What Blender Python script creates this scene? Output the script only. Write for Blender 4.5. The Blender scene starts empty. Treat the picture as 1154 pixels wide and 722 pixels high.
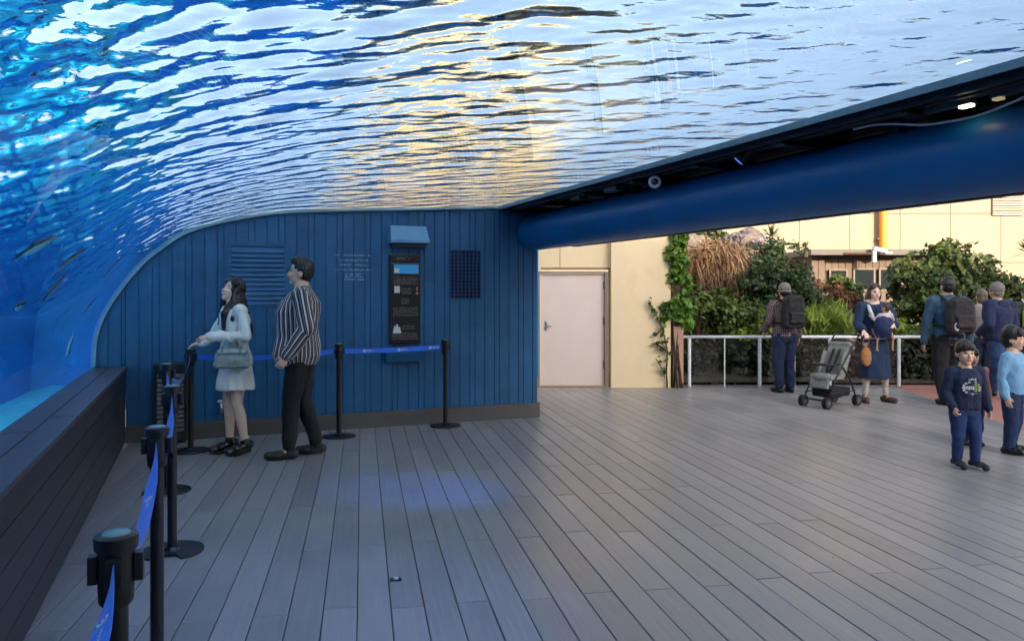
EXPOSURE = 1.85
WAVE = 0.026
import bpy, bmesh, math, random
import numpy as np
from mathutils import Vector, Matrix, noise
R = math.radians
random.seed(7); rng = np.random.default_rng(7)
S = bpy.context.scene
COL = S.collection
# ---------------------------------------------------------------- camera geometry
F = 880.0; CX = 577.0; HY = 327.0; CH = 1.48
TH = math.atan(348/880.0)
U0, V0 = 0.70, -8.42                       # the camera in the frame of the panelled wall (u along it, v into it)
def G(px, py, z=0.0):                      # point on a horizontal plane
    t = F*(CH-z)/(py-HY)
    return Vector(((px-CX)*t/F, t, z))
def P(px, py, t):
    return Vector(((px-CX)*t/F, t, CH-(py-HY)*t/F))
def W(u, v, z=0.0):
    a, b = u-U0, v-V0
    return Vector((a*math.cos(TH)-b*math.sin(TH), a*math.sin(TH)+b*math.cos(TH), z))
def wp(px, py, v=0.0):                     # pixel -> (u,z) on the wall plane
    dx = (px-CX)/F
    t = (v-V0)/(math.cos(TH)-dx*math.sin(TH))
    return (U0+t*(dx*math.cos(TH)+math.sin(TH)), CH-(py-HY)*t/F)

# ---------------------------------------------------------------- materials
def nodes(m):
    m.use_nodes = True
    nt = m.node_tree; nt.nodes.clear()
    return nt, nt.nodes, nt.links
def mat(name, col, rough=0.6, metal=0.0, var=0.0, vscale=6.0, bump=0.0, bscale=60.0, stretch=(1,1,1), spec=0.5,
        col2=None, sheen=0.0, coat=0.0, island=0.0, coords='Object', dirt=None, rvar=0.0):
    m = bpy.data.materials.new(name)
    nt, N, L = nodes(m)
    out = N.new('ShaderNodeOutputMaterial'); b = N.new('ShaderNodeBsdfPrincipled')
    L.new(b.outputs[0], out.inputs[0])
    b.inputs['Roughness'].default_value = rough; b.inputs['Metallic'].default_value = metal
    b.inputs['Specular IOR Level'].default_value = spec
    if sheen: b.inputs['Sheen Weight'].default_value = sheen
    if coat: b.inputs['Coat Weight'].default_value = coat
    b.inputs['Base Color'].default_value = (*col, 1)
    tc = N.new('ShaderNodeTexCoord'); mp = N.new('ShaderNodeMapping')
    L.new(tc.outputs[coords], mp.inputs[0]); mp.inputs['Scale'].default_value = stretch
    cur = None
    if var or col2:
        nz = N.new('ShaderNodeTexNoise'); nz.inputs['Scale'].default_value = vscale; nz.inputs['Detail'].default_value = 6
        nz.inputs['Roughness'].default_value = 0.65
        L.new(mp.outputs[0], nz.inputs['Vector'])
        cr = N.new('ShaderNodeValToRGB')
        c2 = col2 if col2 else tuple(min(1, c*(1+var)) for c in col)
        c1 = col if col2 else tuple(c*(1-var) for c in col)
        cr.color_ramp.elements[0].position = 0.33; cr.color_ramp.elements[1].position = 0.67
        cr.color_ramp.elements[0].color = (*c1, 1); cr.color_ramp.elements[1].color = (*c2, 1)
        L.new(nz.outputs['Fac'], cr.inputs[0]); cur = cr.outputs[0]
    if island:
        ge = N.new('ShaderNodeNewGeometry'); hs = N.new('ShaderNodeHueSaturation')
        mr = N.new('ShaderNodeMapRange'); mr.inputs['To Min'].default_value = 1-island; mr.inputs['To Max'].default_value = 1+island
        L.new(ge.outputs['Random Per Island'], mr.inputs[0]); L.new(mr.outputs[0], hs.inputs['Value'])
        if cur: L.new(cur, hs.inputs['Color'])
        else: hs.inputs['Color'].default_value = (*col, 1)
        cur = hs.outputs[0]
    if dirt:                                # (colour, scale, threshold, amount)
        nz = N.new('ShaderNodeTexNoise'); nz.inputs['Scale'].default_value = dirt[1]; nz.inputs['Detail'].default_value = 8
        L.new(mp.outputs[0], nz.inputs['Vector'])
        cr = N.new('ShaderNodeMapRange'); cr.inputs['From Min'].default_value = dirt[2]; cr.inputs['From Max'].default_value = dirt[2]+0.15
        cr.inputs['To Max'].default_value = dirt[3]
        L.new(nz.outputs['Fac'], cr.inputs[0])
        mx = N.new('ShaderNodeMix'); mx.data_type = 'RGBA'
        L.new(cr.outputs[0], mx.inputs[0])
        if cur: L.new(cur, mx.inputs[6])
        else: mx.inputs[6].default_value = (*col, 1)
        mx.inputs[7].default_value = (*dirt[0], 1); cur = mx.outputs[2]
    if cur: L.new(cur, b.inputs['Base Color'])
    if rvar:
        nz = N.new('ShaderNodeTexNoise'); nz.inputs['Scale'].default_value = 3.0; nz.inputs['Detail'].default_value = 7
        L.new(mp.outputs[0], nz.inputs['Vector'])
        mr = N.new('ShaderNodeMapRange'); mr.inputs['From Min'].default_value = .3; mr.inputs['From Max'].default_value = .7
        mr.inputs['To Min'].default_value = rough-rvar; mr.inputs['To Max'].default_value = rough+rvar
        L.new(nz.outputs['Fac'], mr.inputs[0]); L.new(mr.outputs[0], b.inputs['Roughness'])
    if bump:
        nz = N.new('ShaderNodeTexNoise'); nz.inputs['Scale'].default_value = bscale; nz.inputs['Detail'].default_value = 5
        L.new(mp.outputs[0], nz.inputs['Vector'])
        bp = N.new('ShaderNodeBump'); bp.inputs['Strength'].default_value = bump; bp.inputs['Distance'].default_value = 0.01
        L.new(nz.outputs['Fac'], bp.inputs['Height']); L.new(bp.outputs[0], b.inputs['Normal'])
    return m
def leaf_mat(name, c1, c2, rough=0.5, trans=0.25):
    m = bpy.data.materials.new(name); nt, N, L = nodes(m)
    out = N.new('ShaderNodeOutputMaterial'); b = N.new('ShaderNodeBsdfPrincipled'); tr = N.new('ShaderNodeBsdfTranslucent')
    mx = N.new('ShaderNodeMixShader'); mx.inputs[0].default_value = trans
    ge = N.new('ShaderNodeNewGeometry'); cr = N.new('ShaderNodeValToRGB')
    cr.color_ramp.elements[0].color = (*c1, 1); cr.color_ramp.elements[1].color = (*c2, 1)
    L.new(ge.outputs['Random Per Island'], cr.inputs[0])
    nz = N.new('ShaderNodeTexNoise'); nz.inputs['Scale'].default_value = 2.2; tc = N.new('ShaderNodeTexCoord'); L.new(tc.outputs['Object'], nz.inputs['Vector'])
    mr = N.new('ShaderNodeMapRange'); mr.inputs['From Min'].default_value = .35; mr.inputs['From Max'].default_value = .65
    mr.inputs['To Min'].default_value = .6; mr.inputs['To Max'].default_value = 1.35
    L.new(nz.outputs['Fac'], mr.inputs[0])
    hs = N.new('ShaderNodeHueSaturation'); L.new(cr.outputs[0], hs.inputs['Color']); L.new(mr.outputs[0], hs.inputs['Value'])
    L.new(hs.outputs[0], b.inputs['Base Color']); L.new(hs.outputs[0], tr.inputs[0])
    b.inputs['Roughness'].default_value = rough
    L.new(b.outputs[0], mx.inputs[1]); L.new(tr.outputs[0], mx.inputs[2]); L.new(mx.outputs[0], out.inputs[0])
    return m
def emit(name, col, strength):
    m = bpy.data.materials.new(name); nt, N, L = nodes(m)
    out = N.new('ShaderNodeOutputMaterial'); e = N.new('ShaderNodeEmission')
    e.inputs[0].default_value = (*col, 1); e.inputs[1].default_value = strength; L.new(e.outputs[0], out.inputs[0])
    return m

# ---------------------------------------------------------------- mesh collecting
class MB:
    def __init__(s, off=(0, 0, 0)):
        s.v = []; s.f = []; s.mi = []; s.off = Vector(off); s.cur = 0
    def add(s, vs, fs, m=None):
        n = len(s.v); s.v += [tuple(Vector(a)-s.off) for a in vs]
        s.f += [tuple(i+n for i in f) for f in fs]; s.mi += [s.cur if m is None else m]*len(fs)
        return s
    def box(s, a, b, m=None):
        x0, y0, z0 = a; x1, y1, z1 = b
        return s.add([(x0,y0,z0),(x1,y0,z0),(x1,y1,z0),(x0,y1,z0),(x0,y0,z1),(x1,y0,z1),(x1,y1,z1),(x0,y1,z1)],
              [(3,2,1,0),(4,5,6,7),(0,1,5,4),(1,2,6,5),(2,3,7,6),(3,0,4,7)], m)
    def cbox(s, c, d, m=None, rot=None):
        hx, hy, hz = d[0]/2, d[1]/2, d[2]/2
        vs = [Vector((a*hx, b*hy, e*hz)) for a, b, e in ((-1,-1,-1),(1,-1,-1),(1,1,-1),(-1,1,-1),(-1,-1,1),(1,-1,1),(1,1,1),(-1,1,1))]
        if rot is not None: vs = [rot @ v for v in vs]
        return s.add([v+Vector(c) for v in vs], [(3,2,1,0),(4,5,6,7),(0,1,5,4),(1,2,6,5),(2,3,7,6),(3,0,4,7)], m)
    def tube(s, pts, r, n=10, m=None, cap=True, sx=1.0):
        pts = [Vector(p) for p in pts]; k = len(pts)
        rs = r if isinstance(r, (list, tuple)) else [r]*k
        vs = []; prev = None
        for i, p in enumerate(pts):
            d = (pts[min(i+1, k-1)]-pts[max(i-1, 0)]).normalized()
            if prev is None:
                a = d.orthogonal().normalized() if abs(d.z) < .99 else Vector((1, 0, 0))
                if abs(d.z) < .99: a = Vector((0, 0, 1)).cross(d).normalized()
            else:
                a = (prev - d*prev.dot(d)).normalized()
            prev = a; b = d.cross(a)
            for j in range(n):
                t = 2*math.pi*j/n
                vs.append(p+(a*math.cos(t)*sx+b*math.sin(t))*rs[i])
        fs = [(i*n+j, i*n+(j+1)%n, (i+1)*n+(j+1)%n, (i+1)*n+j) for i in range(k-1) for j in range(n)]
        if cap: fs += [tuple(reversed(range(n))), tuple(range((k-1)*n, k*n))]
        return s.add(vs, fs, m)
    def lathe(s, prof, c=(0, 0, 0), n=24, m=None, sy=1.0):          # prof (r,z)
        vs = [(c[0]+r*math.cos(2*math.pi*j/n), c[1]+r*sy*math.sin(2*math.pi*j/n), c[2]+z) for r, z in prof for j in range(n)]
        k = len(prof)
        fs = [(i*n+j, i*n+(j+1)%n, (i+1)*n+(j+1)%n, (i+1)*n+j) for i in range(k-1) for j in range(n)]
        fs += [tuple(reversed(range(n))), tuple(range((k-1)*n, k*n))]
        return s.add(vs, fs, m)
    def ell(s, c, r, n=12, k=8, rot=None, m=None):
        vs = [Vector((0, 0, -r[2]))]
        for i in range(1, k):
            a = -math.pi/2+math.pi*i/k
            for j in range(n):
                t = 2*math.pi*j/n
                vs.append(Vector((r[0]*math.cos(a)*math.cos(t), r[1]*math.cos(a)*math.sin(t), r[2]*math.sin(a))))
        vs.append(Vector((0, 0, r[2])))
        if rot is not None: vs = [rot @ v for v in vs]
        c = Vector(c); vs = [v+c for v in vs]
        fs = [(0, 1+(j+1)%n, 1+j) for j in range(n)]
        for i in range(k-2):
            fs += [(1+i*n+j, 1+i*n+(j+1)%n, 1+(i+1)*n+(j+1)%n, 1+(i+1)*n+j) for j in range(n)]
        l = len(vs)-1; b = 1+(k-2)*n
        fs += [(b+j, b+(j+1)%n, l) for j in range(n)]
        return s.add(vs, fs, m)
    def caps(s, p0, p1, r0, r1, n=12, m=None, sx=1.0):               # tapered capsule
        p0 = Vector(p0); p1 = Vector(p1); d = (p1-p0).normalized()
        pts = []; rs = []
        for i in range(1, 4):
            a = math.pi/2*(1-i/3.0)
            pts.append(p0-d*r0*math.sin(a)); rs.append(max(1e-4, r0*math.cos(a)) if i < 3 else r0)
        for i in range(0, 3):
            a = math.pi/2*i/3.0
            pts.append(p1+d*r1*math.sin(a)); rs.append(r1*math.cos(a))
        pts.insert(0, p0-d*r0); rs.insert(0, 1e-4); pts.append(p1+d*r1); rs.append(1e-4)
        return s.tube(pts, rs, n, m, True, sx)
    def prism(s, poly, y0, y1, m=None, axis='y'):                      # poly of (x,z) extruded along y (or 'z': (x,y) along z)
        n = len(poly)
        if axis == 'y': vs = [(a, y0, b) for a, b in poly]+[(a, y1, b) for a, b in poly]
        elif axis == 'z': vs = [(a, b, y0) for a, b in poly]+[(a, b, y1) for a, b in poly]
        else: vs = [(y0, a, b) for a, b in poly]+[(y1, a, b) for a, b in poly]
        fs = [(i, (i+1)%n, n+(i+1)%n, n+i) for i in range(n)]+[tuple(reversed(range(n))), tuple(range(n, 2*n))]
        return s.add(vs, fs, m)
    def mesh(s, name, mats):
        me = bpy.data.meshes.new(name)
        me.from_pydata(s.v, [], s.f)
        for q in (mats if isinstance(mats, (list, tuple)) else [mats]): me.materials.append(q)
        if any(s.mi): me.polygons.foreach_set('material_index', s.mi)
        me.update(); return me
    def build(s, name, mats, parent=None, smooth=False, bevel=0.0, fix=True, auto=None, loc=None, rotz=0.0):
        me = s.mesh(name, mats)
        if fix or bevel:
            bm = bmesh.new(); bm.from_mesh(me)
            if fix: bmesh.ops.recalc_face_normals(bm, faces=bm.faces)
            if bevel:
                es = [e for e in bm.edges if len(e.link_faces) == 2 and e.calc_face_angle(0) > .6]
                bmesh.ops.bevel(bm, geom=es, offset=bevel, segments=2, affect='EDGES', profile=.6)
            bm.to_mesh(me); bm.free()
        if smooth: me.polygons.foreach_set('use_smooth', [True]*len(me.polygons))
        if auto is not None:
            me.polygons.foreach_set('use_smooth', [True]*len(me.polygons)); me.set_sharp_from_angle(angle=R(auto))
        o = bpy.data.objects.new(name, me); COL.objects.link(o)
        if parent: o.parent = parent
        if loc is not None: o.location = loc
        o.rotation_euler.z = rotz
        return o
def tag(o, label=None, cat=None, group=None, kind=None):
    if label: o['label'] = label
    if cat: o['category'] = cat
    if group: o['group'] = group
    if kind: o['kind'] = kind
    return o
def empty(name, loc, rotz=0.0, label=None, cat=None, group=None):
    o = bpy.data.objects.new(name, None); COL.objects.link(o); o.location = loc; o.rotation_euler.z = rotz
    o.empty_display_size = .2
    return tag(o, label, cat, group)
def wthing(name, label, cat, u, v, z=0.0, group=None):              # a thing standing in the wall frame; its local axes are u, v, z
    return empty(name, W(u, v, z), TH, label, cat, group)
def copy_tree(o, parent=None):
    c = o.copy(); COL.objects.link(c)
    if parent: c.parent = parent
    for ch in list(o.children): copy_tree(ch, c)
    return c
def text_lines(mb, x0, x1, z, h, y, center=False, gap=0.25, fill=1.0, m=None):    # a line of small glyph-like strokes on a plane y=const
    x = x0; tot = (x1-x0)*fill
    if center: x = (x0+x1)/2-tot/2
    end = x+tot
    while x < end-h*.5:
        w = h*random.uniform(.55, .95)
        k = random.random()
        if random.random() > .08:
            for q in range(random.choice((2, 2, 3))):
                if random.random() < .5:
                    zz = z+h*random.uniform(.05, .85); mb.box((x, y-.0015, zz), (x+w*random.uniform(.6, 1), y, zz+h*.13), m)
                else:
                    xx = x+w*random.uniform(0, .85); mb.box((xx, y-.0019, z+h*random.uniform(0, .3)), (xx+h*.13, y, z+h*random.uniform(.7, 1)), m)
        x += w+h*gap
# ================================================================ world, sun, camera
SUN_EL, SUN_AZ = R(17), R(-158)        # azimuth measured so that the sun stands behind the camera, a little to the right
w = bpy.data.worlds.new('World'); S.world = w; w.use_nodes = True
nt = w.node_tree; bg = nt.nodes['Background']; sk = nt.nodes.new('ShaderNodeTexSky')
sk.sky_type = 'NISHITA'; sk.sun_disc = False; sk.sun_elevation = SUN_EL
sd = Vector((0.42, -0.90, 0)).normalized()                    # horizontal direction towards the sun
sk.sun_rotation = math.atan2(sd.x, sd.y)
sk.air_density = 1.0; sk.dust_density = 2.5; sk.ozone_density = 1.0
hsv = nt.nodes.new('ShaderNodeHueSaturation'); hsv.inputs['Saturation'].default_value = .48; nt.links.new(sk.outputs[0], hsv.inputs['Color']); nt.links.new(hsv.outputs[0], bg.inputs[0]); bg.inputs[1].default_value = 0.125
sun = bpy.data.lights.new('sun', 'SUN'); sun.energy = 2.0; sun.angle = R(0.6); sun.color = (1.0, .78, .52)
so = bpy.data.objects.new('sun', sun); COL.objects.link(so)
dirv = -(sd*math.cos(SUN_EL)+Vector((0, 0, math.sin(SUN_EL))))
so.rotation_euler = dirv.to_track_quat('-Z', 'Y').to_euler(); so.location = (10, -20, 20)
cam = bpy.data.cameras.new('camera'); co = bpy.data.objects.new('camera', cam); COL.objects.link(co)
co.location = (0, 0, CH); co.rotation_euler = (R(90), 0, 0)
cam.sensor_width = 36; cam.lens = 36*F/1154; cam.shift_y = -(361-HY)/1154; cam.clip_end = 600; cam.clip_start = .05
S.camera = co
S.view_settings.view_transform = 'Standard'; S.view_settings.look = 'None'; S.view_settings.gamma = 1
S.view_settings.exposure = EXPOSURE
S.render.engine = 'CYCLES'
c = S.cycles
c.use_denoising = True; c.denoiser = 'OPENIMAGEDENOISE'; c.denoising_input_passes = 'RGB_ALBEDO_NORMAL'
c.caustics_refractive = True; c.caustics_reflective = False; c.blur_glossy = 0.6
c.max_bounces = 16; c.diffuse_bounces = 4; c.glossy_bounces = 4; c.transmission_bounces = 14; c.transparent_max_bounces = 24
c.volume_bounces = 0; c.sample_clamp_indirect = 6.0; c.use_adaptive_sampling = True; c.adaptive_threshold = 0.015

# ================================================================ materials
M = {}
M['blue_paint'] = mat('blue_paint', (.009, .100, .235), .55, island=.07, var=.22, vscale=2.0, bump=.15, bscale=40, dirt=((.02, .09, .22), 3.0, .56, .45), rvar=.08)
M['tube_paint'] = mat('tube_paint', (.006, .15, .38), .47, var=.10, vscale=1.5, bump=.05, bscale=25, dirt=((.02, .07, .16), 2.5, .6, .35), rvar=.08)
M['pale_blue'] = mat('pale_blue_metal', (.13, .31, .48), .45, var=.08, vscale=5)
M['black_steel'] = mat('dark_steel', (.012, .014, .022), .5, var=.3, vscale=4, bump=.1)
M['black_plastic'] = mat('black_plastic', (.012, .012, .014), .38, var=.1)
M['rubber'] = mat('rubber', (.015, .015, .015), .8)
M['steel'] = mat('brushed_steel', (.55, .55, .56), .3, 1.0, bump=.05)
M['alu'] = mat('white_aluminium', (.80, .82, .83), .35, 0, var=.06)
M['board_grey'] = mat('grey_board', (.105, .10, .105), .5, var=.22, vscale=2, stretch=(1, .12, 1), bump=.25, bscale=70)
M['board_brown'] = mat('brown_board', (.10, .085, .08), .55, var=.2, vscale=3, stretch=(.2, 1, 1), bump=.2, bscale=70)
M['rim'] = mat('acrylic_end_rim', (.20, .33, .38), .35, var=.15, vscale=5)
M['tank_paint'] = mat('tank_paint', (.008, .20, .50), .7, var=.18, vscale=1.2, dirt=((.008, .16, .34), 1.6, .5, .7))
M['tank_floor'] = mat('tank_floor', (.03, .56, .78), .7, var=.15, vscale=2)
M['beige'] = mat('beige_render', (.84, .67, .42), .75, var=.05, vscale=1.2, bump=.12, bscale=120, dirt=((.52, .39, .23), 1.5, .6, .35))
M['beige_far'] = mat('pale_panel', (.42, .34, .245), .7, var=.05, vscale=.5, island=.035, dirt=((.55, .46, .33), .6, .58, .3))
M['joint'] = mat('joint_sealant', (.30, .23, .14), .8)
M['door'] = mat('door_paint', (.78, .65, .59), .45, var=.03, vscale=2, dirt=((.55, .46, .40), 2.0, .62, .3))
M['white'] = mat('white_print', (.78, .80, .82), .5)
M['glass_dark'] = mat('dark_window', (.02, .03, .035), .08, spec=.8)
M['orange'] = mat('orange_pipe_paint', (.75, .30, .04), .45, var=.08)
M['soil'] = mat('soil', (.07, .05, .035), .95, var=.4, vscale=8, bump=.6, bscale=30)
M['rock'] = mat('rock', (.13, .10, .085), .9, col2=(.27, .22, .20), vscale=3.5, bump=.8, bscale=9)
M['bark'] = mat('bark', (.09, .06, .04), .9, var=.4, vscale=12, stretch=(1, 1, .2), bump=.6, bscale=30)

# ---- deck boards: composite planks, each with its own tone, long grain
def deck_material():
    m = bpy.data.materials.new('composite_decking'); nt, N, L = nodes(m)
    out = N.new('ShaderNodeOutputMaterial'); b = N.new('ShaderNodeBsdfPrincipled'); L.new(b.outputs[0], out.inputs[0])
    tc = N.new('ShaderNodeTexCoord'); ge = N.new('ShaderNodeNewGeometry')
    ad = N.new('ShaderNodeVectorMath'); ad.operation = 'ADD'
    cx = N.new('ShaderNodeCombineXYZ'); ml = N.new('ShaderNodeMath'); ml.operation = 'MULTIPLY'; ml.inputs[1].default_value = 37
    L.new(ge.outputs['Random Per Island'], ml.inputs[0]); L.new(ml.outputs[0], cx.inputs[1]); L.new(tc.outputs['Object'], ad.inputs[0]); L.new(cx.outputs[0], ad.inputs[1])
    mp = N.new('ShaderNodeMapping'); mp.inputs['Scale'].default_value = (34, 1.1, 1); L.new(ad.outputs[0], mp.inputs[0])
    g = N.new('ShaderNodeTexNoise'); g.inputs['Scale'].default_value = 1.6; g.inputs['Detail'].default_value = 5; L.new(mp.outputs[0], g.inputs['Vector'])
    cr = N.new('ShaderNodeValToRGB'); e = cr.color_ramp.elements
    e[0].position = .25; e[0].color = (.245, .236, .238, 1); e[1].position = .75; e[1].color = (.315, .300, .298, 1)
    L.new(g.outputs['Fac'], cr.inputs[0])
    mr = N.new('ShaderNodeMapRange'); mr.inputs['To Min'].default_value = .82; mr.inputs['To Max'].default_value = 1.10
    L.new(ge.outputs['Random Per Island'], mr.inputs[0])
    hs = N.new('ShaderNodeHueSaturation'); L.new(cr.outputs[0], hs.inputs['Color']); L.new(mr.outputs[0], hs.inputs['Value'])
    # worn, scuffed patches
    p = N.new('ShaderNodeTexNoise'); p.inputs['Scale'].default_value = .9; p.inputs['Detail'].default_value = 9; p.inputs['Roughness'].default_value = .7
    L.new(tc.outputs['Object'], p.inputs['Vector'])
    pr = N.new('ShaderNodeMapRange'); pr.inputs['From Min'].default_value = .45; pr.inputs['From Max'].default_value = .68; pr.inputs['To Max'].default_value = .55
    L.new(p.outputs['Fac'], pr.inputs[0])
    mx = N.new('ShaderNodeMix'); mx.data_type = 'RGBA'; L.new(pr.outputs[0], mx.inputs[0]); L.new(hs.outputs[0], mx.inputs[6]); mx.inputs[7].default_value = (.37, .345, .335, 1)
    L.new(mx.outputs[2], b.inputs['Base Color'])
    rr = N.new('ShaderNodeMapRange'); rr.inputs['From Min'].default_value = .3; rr.inputs['From Max'].default_value = .7; rr.inputs['To Min'].default_value = .27; rr.inputs['To Max'].default_value = .46
    L.new(p.outputs['Fac'], rr.inputs[0]); L.new(rr.outputs[0], b.inputs['Roughness'])
    bp = N.new('ShaderNodeBump'); bp.inputs['Strength'].default_value = .35; bp.inputs['Distance'].default_value = .003
    L.new(g.outputs['Fac'], bp.inputs['Height']); L.new(bp.outputs[0], b.inputs['Normal'])
    return m
M['deck'] = deck_material()

# ================================================================ ground
o = MB().add([(-150, -120, -.12), (150, -120, -.12), (150, 250, -.12), (-150, 250, -.12)], [(0, 1, 2, 3)]).build('ground', mat('concrete_ground', (.28, .26, .24), .9, var=.15, vscale=.6))
tag(o, kind='structure')
PA = math.atan(169/880.0)                                         # the boards run 10.9 degrees left of straight ahead
def deck():
    mb = MB(); pw, gap, ln = .1545, .0042, 1.82
    ca, sa = math.cos(PA), math.sin(PA)
    x = -6.2; k = 0
    while x < 12:
        y = -3.5+(ln/2 if k % 2 else 0)+random.choice((0, 0, 0, .0))-1.0 + .04*random.uniform(-1, 1)
        while y < 16:
            l = ln-.004; dz = random.uniform(-.0012, .0012); b = .003
            x0, x1, y0, y1 = x, x+pw-gap, y, y+l
            vs = [(x0, y0, -.028), (x1, y0, -.028), (x1, y1, -.028), (x0, y1, -.028), (x0, y0, dz-b), (x1, y0, dz-b), (x1, y1, dz-b), (x0, y1, dz-b),
                  (x0+b, y0+b, dz), (x1-b, y0+b, dz), (x1-b, y1-b, dz), (x0+b, y1-b, dz)]
            vs = [(p[0]*ca-p[1]*sa, p[0]*sa+p[1]*ca, p[2]) for p in vs]      # rotate left
            mb.add(vs, [(0, 1, 5, 4), (1, 2, 6, 5), (2, 3, 7, 6), (3, 0, 4, 7), (4, 5, 9, 8), (5, 6, 10, 9), (6, 7, 11, 10), (7, 4, 8, 11), (8, 9, 10, 11)])
            y += ln
        x += pw; k += 1
    me = mb.mesh('deck', [M['deck'], mat('deck_frame', (.03, .03, .03), .9)])
    bm = bmesh.new(); bm.from_mesh(me)
    def cut(co, no):
        bmesh.ops.bisect_plane(bm, geom=bm.verts[:]+bm.edges[:]+bm.faces[:], plane_co=co, plane_no=no, clear_outer=True)
    cut((0, 12.25, 0), (0, 1, 0)); cut((5.55, 9.3, 0), Vector((1, -.13, 0)).normalized()); cut((0, -4, 0), (0, -1, 0))
    a = W(-.2, 0); n = Vector((-math.cos(TH), -math.sin(TH), 0)); cut(a, n)
    # bring the mesh into the boards' own axes so that the grain follows them
    bm.transform(Matrix.Rotation(-PA, 4, 'Z')); bm.to_mesh(me); bm.free()
    o = bpy.data.objects.new('deck', me); COL.objects.link(o); o.rotation_euler.z = PA
    return tag(o, kind='structure')
deck()
tag(MB().add([(-9, -5, -.045), (7.5, -5, -.045), (7.5, 12.2, -.045), (-9, 12.2, -.045)], [(0, 1, 2, 3)]).build('deck_underlay', mat('underlay', (.05, .048, .048), .9)), kind='structure')
# pink pavement to the right
pk = mat('pink_paving', (.40, .175, .14), .8, var=.12, vscale=3, bump=.2, bscale=60, dirt=((.30, .16, .13), 1.2, .55, .5))
edge = [(5.55+.13*(y-9.3)+.012, y) for y in (-5, 0, 8, 10, 12.3)]
tag(MB().prism([(30, -5), (30, 40), (6.3, 40), (6.3, 12.3)]+list(reversed(edge)), -.1, -.006, axis='z').build('pavement', pk), kind='structure')

# ================================================================ tank profile
KP = [(-.276, .75), (-.257, 1.03), (-.163, 1.30), (.07, 1.655), (.305, 1.89), (.63, 2.10), (1.3, 2.27), (2.0, 2.335), (3.0, 2.39), (3.85, 2.44)]
def catmull(pts, n):
    out = []; k = len(pts)
    for i in range(k-1):
        p0, p1, p2, p3 = [Vector(pts[min(max(j, 0), k-1)]) for j in (i-1, i, i+1, i+2)]
        for q in range(n):
            t = q/n
            out.append(.5*((2*p1)+(p2-p0)*t+(2*p0-5*p1+4*p2-p3)*t*t+(3*p1-p0-3*p2+p3)*t**3))
    out.append(Vector(pts[-1])); return out
PROF = [Vector((p[0], p[1])) for p in catmull([Vector((a, b, 0)) for a, b in KP], 6)]
def offs(d):
    r = []
    for i, p in enumerate(PROF):
        t = (PROF[min(i+1, len(PROF)-1)]-PROF[max(i-1, 0)]).normalized()
        r.append(p+Vector((-t.y, t.x))*d)
    return r
PX = [p.x for p in PROF]; PZ = [p.y for p in PROF]
def TOP(u): return float(np.interp(u, PX, PZ))
VN, VE = -11.0, 1.3                                                # the tank's ends along v
SURF = 3.02; TL, TR = -4.2, 4.78; TF = .52
# ================================================================ aquarium tank
def glass(name, ior=1.333, tint=(1, 1, 1), bumpy=0.0):
    m = bpy.data.materials.new(name); nt, N, L = nodes(m)
    out = N.new('ShaderNodeOutputMaterial'); g = N.new('ShaderNodeBsdfGlass'); g.inputs['IOR'].default_value = ior
    g.inputs['Roughness'].default_value = 0.0; g.inputs['Color'].default_value = (*tint, 1); L.new(g.outputs[0], out.inputs[0])
    if bumpy:
        tc = N.new('ShaderNodeTexCoord'); mp = N.new('ShaderNodeMapping'); mp.inputs['Scale'].default_value = (.75, 1.5, 1); L.new(tc.outputs['Object'], mp.inputs[0])
        nz = N.new('ShaderNodeTexNoise'); nz.inputs['Scale'].default_value = 11; nz.inputs['Detail'].default_value = 3; nz.inputs['Distortion'].default_value = .6; L.new(mp.outputs[0], nz.inputs['Vector'])
        bp = N.new('ShaderNodeBump'); bp.inputs['Strength'].default_value = 1.0; bp.inputs['Distance'].default_value = bumpy
        L.new(nz.outputs['Fac'], bp.inputs['Height']); L.new(bp.outputs[0], g.inputs['Normal'])
    return m
def clear(name, absorb=None):
    m = bpy.data.materials.new(name); nt, N, L = nodes(m)
    out = N.new('ShaderNodeOutputMaterial'); g = N.new('ShaderNodeBsdfTransparent'); L.new(g.outputs[0], out.inputs[0])
    return m
tank = wthing('aquarium_tank', 'curved overhead aquarium tank full of rippling blue water', 'aquarium', 0, 0, 0)
# painted shell: floor, far side, ends, outer side, and the bottom over the beam
sh = MB()
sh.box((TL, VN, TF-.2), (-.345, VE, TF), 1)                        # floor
sh.box((TL-.15, VN-.15, .3), (TL, VE+.15, SURF+.05))               # far side
sh.box((TL, VE, .3), (TR+.15, VE+.15, SURF+.06))                   # end beyond the wall
sh.box((TL, VN-.15, .3), (TR+.15, VN, SURF+.06))                   # near end
sh.box((TR, VN, 2.50), (TR+.09, VE, SURF+.06))                     # outer side
sh.box((3.95, VN, 2.47), (TR, VE, 2.50))                           # bottom over the beam
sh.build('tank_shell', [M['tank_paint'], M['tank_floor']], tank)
q0 = offs(-.005); q1 = offs(.068)
hull = MB(); n = len(q0)
hull.prism([(p.x, p.y) for p in q0]+[(3.95, 2.47), (3.95, 2.50)]+[(p.x, p.y) for p in reversed(q1)], .012, VE)
hull.build('tank_hull', M['tank_paint'], tank)                     # opaque continuation over the room behind the wall
tag_frame = MB()
a = offs(-.022); b = offs(.04)
tag_frame.prism([(p.x, p.y) for p in a]+[(p.x, p.y) for p in reversed(b)], -.045, .008)
tag_frame.build('end_rim', M['rim'], tank, auto=40)
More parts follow.
